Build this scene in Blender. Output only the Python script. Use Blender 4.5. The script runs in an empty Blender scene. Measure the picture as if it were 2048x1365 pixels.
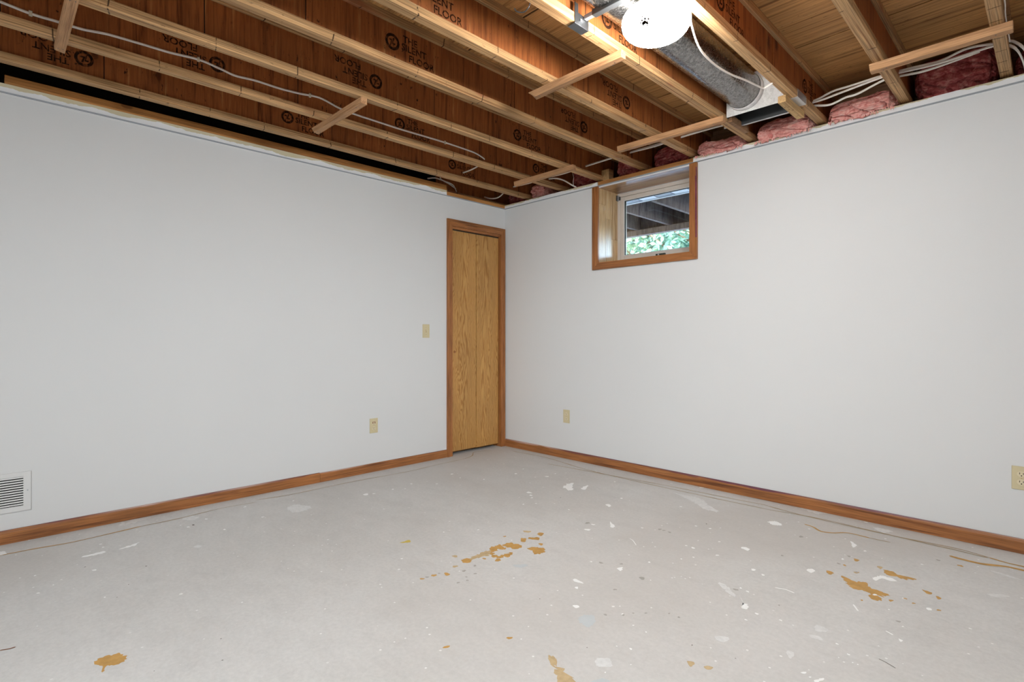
import bpy, bmesh, math, random
from mathutils import Vector, Matrix, noise as mnoise
PI = math.pi
scene = bpy.context.scene
C = scene.collection

# ------------------------------------------------------------------ camera, world, sun, lights, exposure
cam = bpy.data.cameras.new('camera')
cam.sensor_width = 36.0
cam.lens = 1068.3 / 2048 * 36
cam.shift_y = -7.3 / 2048
cam.clip_start = 0.02
cam_o = bpy.data.objects.new('camera', cam)
C.objects.link(cam_o)
cam_o.location = (3.7022, -3.5509, 1.04)
cam_o.rotation_euler = (PI / 2, 0, math.radians(45.444))
scene.camera = cam_o

world = bpy.data.worlds.new('world')
scene.world = world
world.use_nodes = True
wn = world.node_tree
sky = wn.nodes.new('ShaderNodeTexSky')
sky.sky_type = 'NISHITA'
sky.sun_disc = False
sky.sun_elevation = math.radians(48)
sky.sun_rotation = math.radians(200)
wn.links.new(sky.outputs[0], wn.nodes['Background'].inputs[0])
wn.nodes['Background'].inputs[1].default_value = 2.4

def light(name, kind, loc, target, energy, color, size=None, size_y=None, spread=180):
    l = bpy.data.lights.new(name, kind)
    l.energy = energy
    l.color = color
    if kind == 'AREA':
        l.shape = 'RECTANGLE'
        l.size = size
        l.size_y = size_y
        l.spread = math.radians(spread)
    if kind == 'SUN':
        l.angle = math.radians(0.6)
    o = bpy.data.objects.new(name, l)
    C.objects.link(o)
    o.location = loc
    o.rotation_euler = (Vector(target) - Vector(loc)).to_track_quat('-Z', 'Y').to_euler()
    return o
light('sun', 'SUN', (6, -8, 14), (-2, 8, 3), 24.0, (1.0, 0.95, 0.86))
# added fill lights, unseen behind the camera, to brighten walls and floor evenly
light('fill_light', 'AREA', (5.30, -5.10, 2.16), (0.30, -0.30, 0.75), 88, (0.90, 0.962, 1.0), 2.2, 1.0, 76)
light('fill_light', 'AREA', (2.75, -4.75, 2.27), (2.4, -4.0, 0.0), 48, (0.90, 0.962, 1.0), 1.4, 1.0)
light('fill_light', 'AREA', (4.75, -3.2, 2.27), (4.4, -2.7, 0.0), 14, (0.90, 0.962, 1.0), 0.9, 0.9)

scene.view_settings.view_transform = 'Standard'
scene.view_settings.look = 'None'
scene.view_settings.gamma = 1.0
scene.view_settings.use_curve_mapping = False
scene.view_settings.exposure = 0.05
LAMP_STRENGTH = 116.0

# ------------------------------------------------------------------ node material helpers
class G:
    def __init__(s, name, rough=0.6, spec=0.3, metal=0.0):
        s.m = bpy.data.materials.new(name)
        s.m.use_nodes = True
        s.nt = s.m.node_tree
        s.b = s.nt.nodes['Principled BSDF']
        s.b.inputs['Roughness'].default_value = rough
        s.b.inputs['Specular IOR Level'].default_value = spec
        s.b.inputs['Metallic'].default_value = metal
    def n(s, t):
        return s.nt.nodes.new(t)
    def put(s, sock, v):
        if isinstance(v, bpy.types.NodeSocket):
            s.nt.links.new(v, sock)
        elif isinstance(v, (tuple, list)):
            sock.default_value = tuple(v) + (1.0,) if (len(v) == 3 and sock.type == 'RGBA') else tuple(v)
        else:
            sock.default_value = v
    def obj(s, rand=True):
        co = s.n('ShaderNodeTexCoord').outputs['Object']
        if not rand:
            return co
        r = s.n('ShaderNodeObjectInfo').outputs['Random']
        v = s.n('ShaderNodeVectorMath'); v.operation = 'SCALE'
        s.put(v.inputs[0], (31.0, 17.0, 43.0)); s.put(v.inputs['Scale'], r)
        a = s.n('ShaderNodeVectorMath'); a.operation = 'ADD'
        s.put(a.inputs[0], co); s.put(a.inputs[1], v.outputs[0])
        return a.outputs[0]
    def scale(s, vec, sc):
        v = s.n('ShaderNodeVectorMath'); v.operation = 'MULTIPLY'
        s.put(v.inputs[0], vec); s.put(v.inputs[1], sc)
        return v.outputs[0]
    def noise(s, vec, scale=1.0, detail=4.0, rough=0.55, dist=0.0):
        n = s.n('ShaderNodeTexNoise')
        s.put(n.inputs['Vector'], vec); n.inputs['Scale'].default_value = scale
        n.inputs['Detail'].default_value = detail; n.inputs['Roughness'].default_value = rough
        n.inputs['Distortion'].default_value = dist
        return n.outputs['Fac']
    def voro(s, vec, scale=1.0, feature='F1', rand=1.0):
        n = s.n('ShaderNodeTexVoronoi'); n.feature = feature
        s.put(n.inputs['Vector'], vec); n.inputs['Scale'].default_value = scale
        n.inputs['Randomness'].default_value = rand
        return n.outputs
    def ramp(s, f, stops, interp='LINEAR'):
        r = s.n('ShaderNodeValToRGB'); r.color_ramp.interpolation = interp
        el = r.color_ramp.elements
        while len(el) < len(stops):
            el.new(0.5)
        for e, (p, c) in zip(el, stops):
            e.position = p
            if not isinstance(c, (tuple, list)):
                c = (c, c, c)
            e.color = tuple(c) + (1.0,)
        s.put(r.inputs[0], f)
        return r.outputs[0]
    def math(s, op, a, b=0.0, c=0.0):
        m = s.n('ShaderNodeMath'); m.operation = op
        s.put(m.inputs[0], a); s.put(m.inputs[1], b); s.put(m.inputs[2], c)
        return m.outputs[0]
    def mix(s, f, a, b, mode='MIX'):
        m = s.n('ShaderNodeMix'); m.data_type = 'RGBA'; m.blend_type = mode
        s.put(m.inputs[0], f); s.put(m.inputs[6], a); s.put(m.inputs[7], b)
        return m.outputs[2]
    def sep(s, v):
        x = s.n('ShaderNodeSeparateXYZ'); s.put(x.inputs[0], v)
        return x.outputs
    def color(s, c):
        s.put(s.b.inputs['Base Color'], c)
    def bump(s, h, strength=0.2, dist=0.002):
        b = s.n('ShaderNodeBump')
        s.put(b.inputs['Height'], h)
        b.inputs['Strength'].default_value = strength; b.inputs['Distance'].default_value = dist
        s.nt.links.new(b.outputs[0], s.b.inputs['Normal'])

def axis_scale(axis, along, across):
    v = [across] * 3
    v['xyz'.index(axis)] = along
    return tuple(v)

def mul(c, k):
    return tuple(x * k for x in c)

def wood(name, base, dark, light_, axis, along=1.6, across=55, rough=0.6, knots=0.0, specks=0.0, seams=0.0, tint=None, spec=0.25, fine=1.0, flat=None):
    g = G(name, rough, spec)
    co = g.obj()
    n1 = g.noise(g.scale(co, axis_scale(axis, along, across)), 1.0, 6, 0.6, 0.4)
    n2 = g.noise(g.scale(co, axis_scale(axis, along * 3.5, across * 4)), 1.0, 3, 0.6)
    n3 = g.noise(co, 2.3, 3, 0.5)
    c = g.ramp(n1, [(0.30, dark), (0.47, base), (0.60, base), (0.74, light_)])
    c = g.mix(1.0, c, g.ramp(n2, [(0.3, 1 - 0.38 * fine), (0.6, 1.06)]), 'MULTIPLY')
    c = g.mix(1.0, c, g.ramp(n3, [(0.3, 0.80), (0.7, 1.16)]), 'MULTIPLY')
    if tint:
        t = g.noise(g.scale(co, axis_scale(axis, 2.0, 9)), 1.0, 2, 0.5)
        c = g.mix(g.ramp(t, [(0.66, 0.0), (0.72, 0.75)]), c, tint)
    if knots:
        ks = list(axis_scale(axis, 1.9, 3.8))
        if flat:
            ks['xyz'.index(flat)] = 0.0
        wobk = g.math('MULTIPLY_ADD', g.noise(co, 30, 2, 0.5), 0.10, -0.05)
        kv = g.voro(g.scale(co, ks), knots)
        v = g.math('ADD', g.math('ADD', kv['Distance'], wobk), g.math('MULTIPLY', g.math('GREATER_THAN', g.sep(kv['Color'])[1], 0.62), 0.5))
        c = g.mix(g.ramp(v, [(0.04, 0.85), (0.085, 0.55), (0.10, 0.0)]), c, mul(dark, 0.35))
        c = g.mix(g.ramp(v, [(0.10, 0.35), (0.25, 0.0)]), c, mul(dark, 0.8))
    if specks:
        v2 = g.noise(g.scale(co, axis_scale(axis, 26, 60)), 1.0, 4, 0.7)
        m2 = g.noise(co, 5.0, 2, 0.5)
        f = g.math('MULTIPLY', g.ramp(v2, [(0.62, 0.0), (0.66, 1.0)]), g.ramp(m2, [(0.45, 0.0), (0.60, 1.0)]))
        c = g.mix(g.math('MULTIPLY', f, specks), c, mul(dark, 0.18))
    if seams:
        xyz = g.sep(co)
        a = xyz['xyz'.index(axis)]
        wob = g.noise(co, 0.9, 0, 0.5)
        u = g.math('FRACT', g.math('ADD', g.math('MULTIPLY', a, 1.0 / seams), g.math('MULTIPLY', wob, 1.3)))
        cut = g.math('LESS_THAN', u, 0.012)
        patch = g.noise(g.scale(co, (40, 40, 40)), 1.0, 2, 0.5)
        cut = g.math('MULTIPLY', cut, g.ramp(patch, [(0.42, 0.0), (0.52, 0.9)]))
        c = g.mix(cut, c, mul(dark, 0.12))
    g.color(c)
    g.bump(n1, 0.25, 0.002)
    return g.m

def plain(name, c, rough=0.5, spec=0.4, metal=0.0, var=0.06, scale=9.0):
    g = G(name, rough, spec, metal)
    n = g.noise(g.obj(), scale, 5, 0.6)
    g.color(g.mix(1.0, c, g.ramp(n, [(0.3, 1 - var), (0.7, 1 + var)]), 'MULTIPLY'))
    return g.m

M = {}
LV, LVd, LVl = (0.58, 0.345, 0.160), (0.26, 0.110, 0.038), (0.72, 0.49, 0.265)
M['flange'] = wood('laminated_veneer', LV, LVd, LVl, 'y', 0.9, 70, 0.62, specks=0.5, seams=0.42, tint=(0.34, 0.115, 0.055), fine=1.6)
M['web'] = wood('web_plywood', (0.335, 0.107, 0.029), (0.110, 0.028, 0.007), (0.48, 0.20, 0.068), 'z', 2.0, 34, 0.6, knots=1.5, specks=0.95, fine=0.8, flat='x')
M['subfloor'] = wood('subfloor_plywood', (0.56, 0.295, 0.108), (0.19, 0.074, 0.023), (0.68, 0.41, 0.18), 'x', 1.1, 40, 0.65, knots=1.1, specks=0.7, flat='z')
M['stick'] = wood('cleat_softwood', (0.50, 0.275, 0.135), (0.31, 0.145, 0.065), (0.62, 0.38, 0.205), 'x', 2.2, 60, 0.65)
M['stick_pale'] = wood('pale_softwood', (0.62, 0.40, 0.18), (0.42, 0.22, 0.085), (0.72, 0.50, 0.26), 'y', 2.2, 60, 0.65)
M['stick_old'] = wood('weathered_softwood', (0.30, 0.165, 0.085), (0.13, 0.065, 0.035), (0.42, 0.25, 0.14), 'x', 2.2, 70, 0.7)
M['plate_y'] = wood('framing_lumber_along_left_wall', (0.52, 0.235, 0.072), (0.30, 0.105, 0.028), (0.64, 0.34, 0.13), 'y', 1.2, 45, 0.6, knots=1.4)
M['plate_x'] = wood('framing_lumber_along_right_wall', (0.52, 0.235, 0.072), (0.30, 0.105, 0.028), (0.64, 0.34, 0.13), 'x', 1.2, 45, 0.6, knots=1.4)
OK_, OKd, OKl = (0.36, 0.140, 0.043), (0.150, 0.046, 0.014), (0.47, 0.215, 0.075)
for ax in 'xyz':
    M['oak_' + ax] = wood('stained_oak_' + ax, OK_, OKd, OKl, ax, 2.4, 75, 0.38, spec=0.45)
def baseboard_mat(ax):
    m = wood('stained_oak_baseboard_' + ax, OK_, OKd, OKl, ax, 1.4, 40, 0.38, spec=0.45)
    nt = m.node_tree
    b = nt.nodes['Principled BSDF']
    src = b.inputs['Base Color'].links[0].from_socket
    g = G.__new__(G); g.m = m; g.nt = nt; g.b = b
    co = g.obj(False)
    z = g.sep(co)[2]
    n = g.noise(g.scale(co, axis_scale(ax, 3.0, 20)), 1.0, 4, 0.6)
    edge = g.math('ADD', z, g.math('MULTIPLY', n, 0.035))
    f = g.ramp(edge, [(0.0795, 0.0), (0.083, 0.8)])
    pc = g.ramp(g.noise(g.scale(co, axis_scale(ax, 1.1, 3)), 1.0, 1, 0.5), [(0.40, (0.10, 0.028, 0.075)), (0.52, (0.13, 0.035, 0.04)), (0.62, (0.50, 0.36, 0.32))])
    g.color(g.mix(f, src, pc))
    return m
M['base_x'] = baseboard_mat('x')
M['base_y'] = baseboard_mat('y')

def door_mat():
    g = G('oak_veneer', 0.40, 0.4)
    co = g.obj()
    loc = g.obj(False)
    x, y, z = g.sep(loc)
    r = g.n('ShaderNodeObjectInfo').outputs['Random']
    wob = g.noise(g.scale(co, (3, 4.0, 1.1)), 1.0, 4, 0.6)
    wob2 = g.noise(g.scale(co, (9, 22.0, 2.2)), 1.0, 4, 0.65)
    yy = g.math('ADD', y, g.math('MULTIPLY', g.math('SUBTRACT', wob, 0.5), 0.22))
    yy = g.math('ADD', yy, g.math('MULTIPLY', g.math('SUBTRACT', r, 0.5), 0.10))
    dep = g.math('ADD', g.math('MULTIPLY', z, 0.028), 0.02)
    rr = g.math('SQRT', g.math('ADD', g.math('MULTIPLY', yy, yy), g.math('MULTIPLY', dep, dep)))
    ring = g.math('SINE', g.math('ADD', g.math('MULTIPLY', rr, 640.0), g.math('MULTIPLY', wob2, 11.0)))
    fine = g.noise(g.scale(co, (60, 210, 6.0)), 1.0, 5, 0.65)
    c = g.ramp(g.math('MULTIPLY_ADD', ring, 0.5, 0.5), [(0.0, (0.350, 0.160, 0.040)), (0.30, (0.44, 0.220, 0.061)), (0.6, (0.50, 0.268, 0.082)), (1.0, (0.52, 0.285, 0.09))])
    c = g.mix(1.0, c, g.ramp(fine, [(0.34, 0.74), (0.50, 1.02)]), 'MULTIPLY')
    c = g.mix(1.0, c, g.ramp(wob, [(0.3, 0.88), (0.7, 1.10)]), 'MULTIPLY')
    g.color(c)
    g.bump(fine, 0.12, 0.001)
    return g.m
M['door'] = door_mat()
M['pine'] = wood('varnished_pine', (0.60, 0.40, 0.20), (0.40, 0.22, 0.09), (0.70, 0.52, 0.30), 'z', 2.0, 50, 0.22, specks=0.2, spec=0.6)
M['head'] = wood('varnished_head_board', (0.44, 0.24, 0.11), (0.28, 0.13, 0.05), (0.52, 0.31, 0.16), 'x', 1.2, 30, 0.18, spec=0.7)

def wall_mat(name, ax):
    g = G(name, 0.75, 0.25)
    co = g.obj(False)
    xyz = g.sep(co)
    a = xyz[0 if ax == 'x' else 1]; z = xyz[2]
    n = g.noise(co, 0.9, 3, 0.5)
    nf = g.noise(co, 260, 2, 0.5)
    paint = g.mix(1.0, (0.655, 0.658, 0.655), g.ramp(n, [(0.3, 0.985), (0.7, 1.015)]), 'MULTIPLY')
    one = g.n('ShaderNodeCombineXYZ'); g.put(one.inputs[0], a)
    rag = g.noise(g.scale(one.outputs[0], (2.6, 1, 1)), 1.0, 5, 0.62)
    drip = g.noise(g.scale(co, (30, 30, 60)), 1.0, 3, 0.6)
    edge = g.math('ADD', g.math('MULTIPLY_ADD', rag, 0.115, 2.238), g.math('MULTIPLY', drip, 0.006))
    paper = g.math('GREATER_THAN', z, edge)
    pc = g.mix(g.noise(co, 14, 3, 0.6), (0.60, 0.52, 0.33), (0.66, 0.60, 0.44))
    band = g.mix(paper, (0.86, 0.865, 0.87), pc)
    c = g.mix(g.math('GREATER_THAN', z, 2.268), paint, band)
    g.color(c)
    g.bump(nf, 0.06, 0.001)
    return g.m
M['wall_l'] = wall_mat('painted_drywall_left', 'y')
M['wall_r'] = wall_mat('painted_drywall_right', 'x')
M['wall_plain'] = plain('painted_drywall', (0.655, 0.658, 0.655), 0.75, 0.25, var=0.012, scale=1.0)

def floor_mat():
    g = G('concrete', 0.72, 0.3)
    co = g.obj(False)
    big = g.noise(co, 0.75, 5, 0.55, 0.3)
    mid = g.noise(g.scale(co, (5.5, 9.0, 1)), 1.0, 7, 0.68, 0.4)
    fine = g.noise(co, 60, 4, 0.7)
    c = g.ramp(big, [(0.30, (0.535, 0.520, 0.497)), (0.50, (0.572, 0.561, 0.543)), (0.70, (0.600, 0.592, 0.578))])
    c = g.mix(1.0, c, g.ramp(mid, [(0.28, 0.93), (0.5, 1.0), (0.72, 1.04)]), 'MULTIPLY')
    c = g.mix(1.0, c, g.ramp(fine, [(0.3, 0.93), (0.7, 1.06)]), 'MULTIPLY')
    warm = g.noise(co, 0.55, 2, 0.5)
    c = g.mix(g.ramp(warm, [(0.50, 0.0), (0.68, 0.5)]), c, (0.50, 0.468, 0.437))
    # specks of dried paint scattered over the slab, thicker in some zones
    for sc, th, amount in ((9.0, 0.055, 0.52), (21.0, 0.085, 0.50)):
        v = g.voro(g.scale(co, (1.0, 1.0, 0.0)), sc)
        wobv = g.math('MULTIPLY_ADD', g.noise(co, 45, 2, 0.5), 0.09, -0.045)
        d = g.math('ADD', v['Distance'], wobv)
        pick = g.math('GREATER_THAN', g.sep(v['Color'])[0], amount)
        zone = g.ramp(g.noise(g.scale(co, (1, 1, 1)), 1.1, 2, 0.5), [(0.38, 0.0), (0.52, 1.0)])
        f = g.math('MULTIPLY', g.math('MULTIPLY', g.math('LESS_THAN', d, th), pick), zone)
        c = g.mix(g.math('MULTIPLY', f, 0.8), c, (0.82, 0.815, 0.80))
    scr = g.noise(g.scale(co, (3, 55, 1)), 1.0, 3, 0.6, 1.2)
    c = g.mix(g.ramp(scr, [(0.70, 0.0), (0.78, 0.22)]), c, (0.66, 0.65, 0.63))
    g.color(c)
    g.bump(fine, 0.08, 0.002)
    return g.m
M['floor'] = floor_mat()

def spangle(name, c1, c2, rough=0.42, scale=55, metal=0.85):
    g = G(name, rough, 0.5, metal)
    co = g.obj(False)
    v = g.voro(co, scale)
    n = g.noise(co, 170, 4, 0.7)
    f = g.math('MULTIPLY_ADD', n, 1.0, g.math('MULTIPLY', g.sep(v['Color'])[0], 0.35))
    g.color(g.ramp(f, [(0.40, c1), (0.85, c2)]))
    g.put(g.b.inputs['Roughness'], g.ramp(n, [(0.3, rough - 0.08), (0.7, rough + 0.12)]))
    g.bump(n, 0.05, 0.001)
    return g.m
M['duct'] = spangle('dull_galvanised_sheet', (0.11, 0.106, 0.10), (0.34, 0.33, 0.32), 0.24, 95, 1.0)
M['galv'] = spangle('bright_galvanised_sheet', (0.62, 0.62, 0.61), (0.82, 0.82, 0.81), 0.5, 70, 0.15)
M['steel'] = plain('dark_steel', (0.10, 0.105, 0.11), 0.38, 0.5, 0.8)
M['steel_light'] = plain('bright_steel', (0.60, 0.61, 0.62), 0.35, 0.5, 0.8)
M['angle'] = plain('grey_wall_angle', (0.36, 0.39, 0.42), 0.5, 0.5, 0.0)
M['white_metal'] = plain('white_enamel', (0.665, 0.665, 0.655), 0.45, 0.4, var=0.01)
M['black'] = plain('unlit_black', (0.008, 0.008, 0.008), 0.9, 0.1)
g = G('stamp_ink', 0.8, 0.1)
g.color((0.035, 0.015, 0.008))
tn = g.noise(g.obj(), 55, 3, 0.7)
tr = g.n('ShaderNodeBsdfTransparent')
mx = g.n('ShaderNodeMixShader')
g.put(mx.inputs[0], g.ramp(tn, [(0.32, 0.30), (0.52, 0.92)]))
g.nt.links.new(tr.outputs[0], mx.inputs[1]); g.nt.links.new(g.b.outputs[0], mx.inputs[2])
g.nt.links.new(mx.outputs[0], [x for x in g.nt.nodes if x.type == 'OUTPUT_MATERIAL'][0].inputs[0])
M['ink'] = g.m
M['cable'] = plain('cable_sheath', (0.88, 0.83, 0.77), 0.5, 0.35, var=0.05)
M['staple'] = plain('cable_staple', (0.72, 0.66, 0.52), 0.5, 0.35)
M['ivory'] = plain('ivory_plastic', (0.58, 0.50, 0.31), 0.4, 0.5, var=0.02)
M['ivory_light'] = plain('ivory_receptacle', (0.66, 0.58, 0.40), 0.4, 0.5, var=0.02)
M['slot'] = plain('outlet_slot', (0.03, 0.017, 0.01), 0.8, 0.1)
M['vinyl'] = plain('window_sash_vinyl', (0.60, 0.545, 0.485), 0.4, 0.4, var=0.03)
M['gasket'] = plain('dark_gasket', (0.02, 0.022, 0.02), 0.6, 0.3)
M['latch'] = plain('dark_green_latch', (0.04, 0.055, 0.045), 0.4, 0.5, 0.4)
def insul(name, c1, c2, c3):
    g = G(name, 0.95, 0.05)
    co = g.obj()
    n = g.noise(co, 26, 6, 0.7, 1.0)
    g.color(g.ramp(n, [(0.32, c1), (0.5, c2), (0.66, c3)]))
    g.bump(g.noise(co, 120, 5, 0.7), 0.5, 0.006)
    return g.m
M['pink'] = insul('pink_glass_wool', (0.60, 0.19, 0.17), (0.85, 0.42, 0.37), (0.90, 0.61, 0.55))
M['pink_dark'] = insul('shaded_pink_glass_wool', (0.26, 0.045, 0.048), (0.48, 0.12, 0.115), (0.66, 0.29, 0.26))  # same pink wool, with the dimness of the deep bays in its colour
M['ochre'] = plain('ochre_glue', (0.50, 0.285, 0.085), 0.6, 0.3, var=0.16, scale=30)
M['pale'] = plain('faded_glue', (0.50, 0.375, 0.215), 0.7, 0.2, var=0.14, scale=40)
M['yellow'] = plain('yellow_glue', (0.56, 0.42, 0.07), 0.5, 0.3)
M['white'] = plain('white_paint_drip', (0.86, 0.86, 0.85), 0.5, 0.35, var=0.03)
M['haze'] = plain('thin_white_paint', (0.655, 0.652, 0.640), 0.6, 0.3, var=0.09, scale=50)
M['blue'] = plain('thin_blue_paint', (0.51, 0.54, 0.55), 0.7, 0.2, var=0.05)
M['grey'] = plain('damp_spot', (0.375, 0.355, 0.325), 0.7, 0.2, var=0.10, scale=30)
M['dark'] = plain('grime_speck', (0.12, 0.10, 0.085), 0.8, 0.1)
M['line'] = plain('old_glue_line', (0.40, 0.31, 0.20), 0.7, 0.2, var=0.2, scale=25)
M['brown'] = plain('brown_splinter', (0.22, 0.09, 0.045), 0.7, 0.2)
g = G('frosted_lamp_glass', 0.3, 0.4)
g.color((0.9, 0.9, 0.88))
g.put(g.b.inputs['Emission Color'], (1.0, 0.972, 0.935))
g.b.inputs['Emission Strength'].default_value = LAMP_STRENGTH
M['lamp'] = g.m
M['lamp_pan'] = plain('lamp_pan_metal', (0.52, 0.46, 0.40), 0.4, 0.5, 0.3)
M['bug'] = plain('dead_insects', (0.004, 0.0022, 0.0014), 1.0, 0.0)
M['purple'] = plain('purple_paint', (0.15, 0.03, 0.07), 0.6, 0.3, var=0.3, scale=30)
g = G('window_glass', 0.02, 0.5)
g.color((0.97, 1.0, 0.99))
g.b.inputs['Transmission Weight'].default_value = 1.0
g.b.inputs['IOR'].default_value = 1.45
M['glass'] = g.m
M['deck'] = wood('grey_deck_lumber', (0.200, 0.160, 0.135), (0.08, 0.062, 0.052), (0.31, 0.26, 0.225), 'z', 3, 16, 0.8)
M['deck_edge'] = plain('weathered_edge', (0.42, 0.39, 0.35), 0.8, 0.2, var=0.1)
M['deck_dark'] = plain('dark_deck_boards', (0.055, 0.055, 0.055), 0.85, 0.1, var=0.2)
M['soffit'] = plain('soffit_panel', (0.70, 0.74, 0.78), 0.5, 0.3, var=0.02)
M['soffit_mesh'] = plain('perforated_soffit', (0.30, 0.33, 0.37), 0.6, 0.3, var=0.1, scale=60)
g = G('bounce_ground_and_lawn', 0.9, 0.1)
co = g.obj(False)
yv = g.math('ADD', g.sep(co)[1], g.noise(co, 1.5, 3, 0.6))
gc = g.ramp(g.noise(co, 30, 4, 0.7), [(0.3, (0.50, 0.49, 0.47)), (0.7, (0.66, 0.65, 0.63))])  # unseen pale ground by the house, added to bounce light onto the soffit
lc_ = g.ramp(g.noise(co, 5, 4, 0.7), [(0.3, (0.15, 0.22, 0.06)), (0.7, (0.26, 0.36, 0.11))])
g.color(g.mix(g.math('GREATER_THAN', yv, 7.2), gc, lc_))
M['lawn'] = g.m
M['void'] = plain('shade_black', (0.02, 0.016, 0.013), 0.9, 0.1)  # near-black colour stands in for shade above the sheets and past the wall
M['bark'] = plain('tree_bark', (0.10, 0.075, 0.055), 0.9, 0.1, var=0.3)
def leaf(name, c):
    g = G(name, 0.5, 0.4)
    n = g.noise(g.obj(), 3.0, 3, 0.6)
    col = g.mix(g.ramp(n, [(0.35, 0.0), (0.65, 1.0)]), mul(c, 0.6), mul(c, 1.25))
    g.color(col)
    tr = g.n('ShaderNodeBsdfTranslucent'); g.put(tr.inputs[0], col)
    mx = g.n('ShaderNodeMixShader'); mx.inputs[0].default_value = 0.45
    out = [x for x in g.nt.nodes if x.type == 'OUTPUT_MATERIAL'][0]
    g.nt.links.new(g.b.outputs[0], mx.inputs[1]); g.nt.links.new(tr.outputs[0], mx.inputs[2])
    g.nt.links.new(mx.outputs[0], out.inputs[0])
    return g.m
M['leaf_a'] = leaf('light_leaves', (0.27, 0.39, 0.27))
M['leaf_b'] = leaf('blue_green_leaves', (0.17, 0.31, 0.265))

# ------------------------------------------------------------------ object helpers
WL = {}                                                            # world location of each object, for parenting

def place(o, parent, loc):
    base = WL[parent] if parent else Vector((0, 0, 0))
    o.parent = parent
    o.location = Vector(loc) - base
    WL[o] = Vector(loc)
    C.objects.link(o)

def thing(name, label, cat, loc, group=None):
    o = bpy.data.objects.new(name, None)
    o.empty_display_size = 0.05
    place(o, None, loc)
    o['label'] = label
    o['category'] = cat
    if group:
        o['group'] = group
    return o

def tag(o, label, cat, group=None):
    o['label'] = label
    o['category'] = cat
    if group:
        o['group'] = group
    return o

def struct_empty(name, loc=(0, 0, 0)):
    o = bpy.data.objects.new(name, None)
    o.empty_display_size = 0.05
    place(o, None, loc)
    o['kind'] = 'structure'
    return o

def obj(name, bm, m, parent=None, loc=None, smooth=False, label=None):
    if loc is None:
        loc = WL[parent] if parent else (0, 0, 0)
    bmesh.ops.translate(bm, verts=bm.verts, vec=-Vector(loc))
    me = bpy.data.meshes.new(name)
    bmesh.ops.recalc_face_normals(bm, faces=bm.faces)
    bm.to_mesh(me)
    bm.free()
    me.materials.append(M[m])
    if smooth:
        for p in me.polygons:
            p.use_smooth = True
    o = bpy.data.objects.new(name, me)
    place(o, parent, loc)
    if label:
        o['label'] = label
    return o

def box(bm, x0, x1, y0, y1, z0, z1, bevel=0.0):
    r = bmesh.ops.create_cube(bm, size=1.0)
    vs = r['verts']
    for v in vs:
        v.co = Vector((x0 + (v.co.x + 0.5) * (x1 - x0), y0 + (v.co.y + 0.5) * (y1 - y0), z0 + (v.co.z + 0.5) * (z1 - z0)))
    if bevel:
        es = list({e for v in vs for e in v.link_edges})
        bmesh.ops.bevel(bm, geom=es, offset=bevel, segments=2, affect='EDGES', profile=0.5)
    return vs

def B(*boxes, bevel=0.0):
    bm = bmesh.new()
    for b in boxes:
        box(bm, *b, bevel=bevel)
    return bm

def prism(pts, axis, a0, a1):
    """Polygon pts in the plane across `axis`, extruded from a0 to a1. x: (y,z); y: (x,z); z: (x,y)."""
    bm = bmesh.new()
    def P(p, a):
        return {'x': (a, p[0], p[1]), 'y': (p[0], a, p[1]), 'z': (p[0], p[1], a)}[axis]
    lo = [bm.verts.new(P(p, a0)) for p in pts]
    hi = [bm.verts.new(P(p, a1)) for p in pts]
    n = len(pts)
    bm.faces.new(lo)
    bm.faces.new(hi)
    for i in range(n):
        bm.faces.new((lo[i], lo[(i + 1) % n], hi[(i + 1) % n], hi[i]))
    return bm

def catmull(pts, k=8):
    P = [Vector(p) for p in pts]
    P = [P[0] * 2 - P[1]] + P + [P[-1] * 2 - P[-2]]
    out = []
    for i in range(1, len(P) - 2):
        for j in range(k):
            t = j / k
            a, b, c, d = P[i - 1], P[i], P[i + 1], P[i + 2]
            out.append(0.5 * ((2 * b) + (c - a) * t + (2 * a - 5 * b + 4 * c - d) * t * t + (3 * b - a - 3 * c + d) * t * t * t))
    out.append(P[-2])
    return out

def tube(bm, path, ru, rv=None, up=(0, 0, 1), seg=10, caps=True):
    rv = rv or ru
    rings = []
    n = len(path)
    for i, p in enumerate(path):
        t = (path[min(i + 1, n - 1)] - path[max(i - 1, 0)]).normalized()
        u = Vector(up)
        if abs(t.dot(u)) > 0.95:
            u = Vector((1, 0, 0))
        s = t.cross(u).normalized()
        w = s.cross(t).normalized()
        rings.append([bm.verts.new(p + w * (ru * math.cos(a)) + s * (rv * math.sin(a))) for a in [2 * PI * q / seg for q in range(seg)]])
    for a, b in zip(rings, rings[1:]):
        for q in range(seg):
            bm.faces.new((a[q], a[(q + 1) % seg], b[(q + 1) % seg], b[q]))
    if caps:
        bm.faces.new(rings[0]); bm.faces.new(rings[-1])
    return bm

def lathe(bm, prof, cx, cy, seg=48, ripple=0.0, nrip=24):
    rings = []
    for r, z in prof:
        if r < 1e-6:
            rings.append([bm.verts.new((cx, cy, z))])
        else:
            rings.append([bm.verts.new((cx + r * (1 + ripple * math.cos(nrip * a)) * math.cos(a), cy + r * (1 + ripple * math.cos(nrip * a)) * math.sin(a), z)) for a in [2 * PI * q / seg for q in range(seg)]])
    for a, b in zip(rings, rings[1:]):
        for q in range(seg):
            q2 = (q + 1) % seg
            if len(a) == 1:
                bm.faces.new((a[0], b[q], b[q2]))
            elif len(b) == 1:
                bm.faces.new((a[q], a[q2], b[0]))
            else:
                bm.faces.new((a[q], a[q2], b[q2], b[q]))
    return bm

# ------------------------------------------------------------------ the room shell
ZT = 2.268                                                          # wall angle height
Z0, Z1, ZD = 2.324, 2.565, 2.585                                    # joist underside, joist top, deck top
XR, YN = 5.6, -5.4

fl = obj('floor', B((-0.15, XR, YN, 0.014, -0.12, 0.0)), 'floor', None, (0, 0, 0))
fl['kind'] = 'structure'

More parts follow.
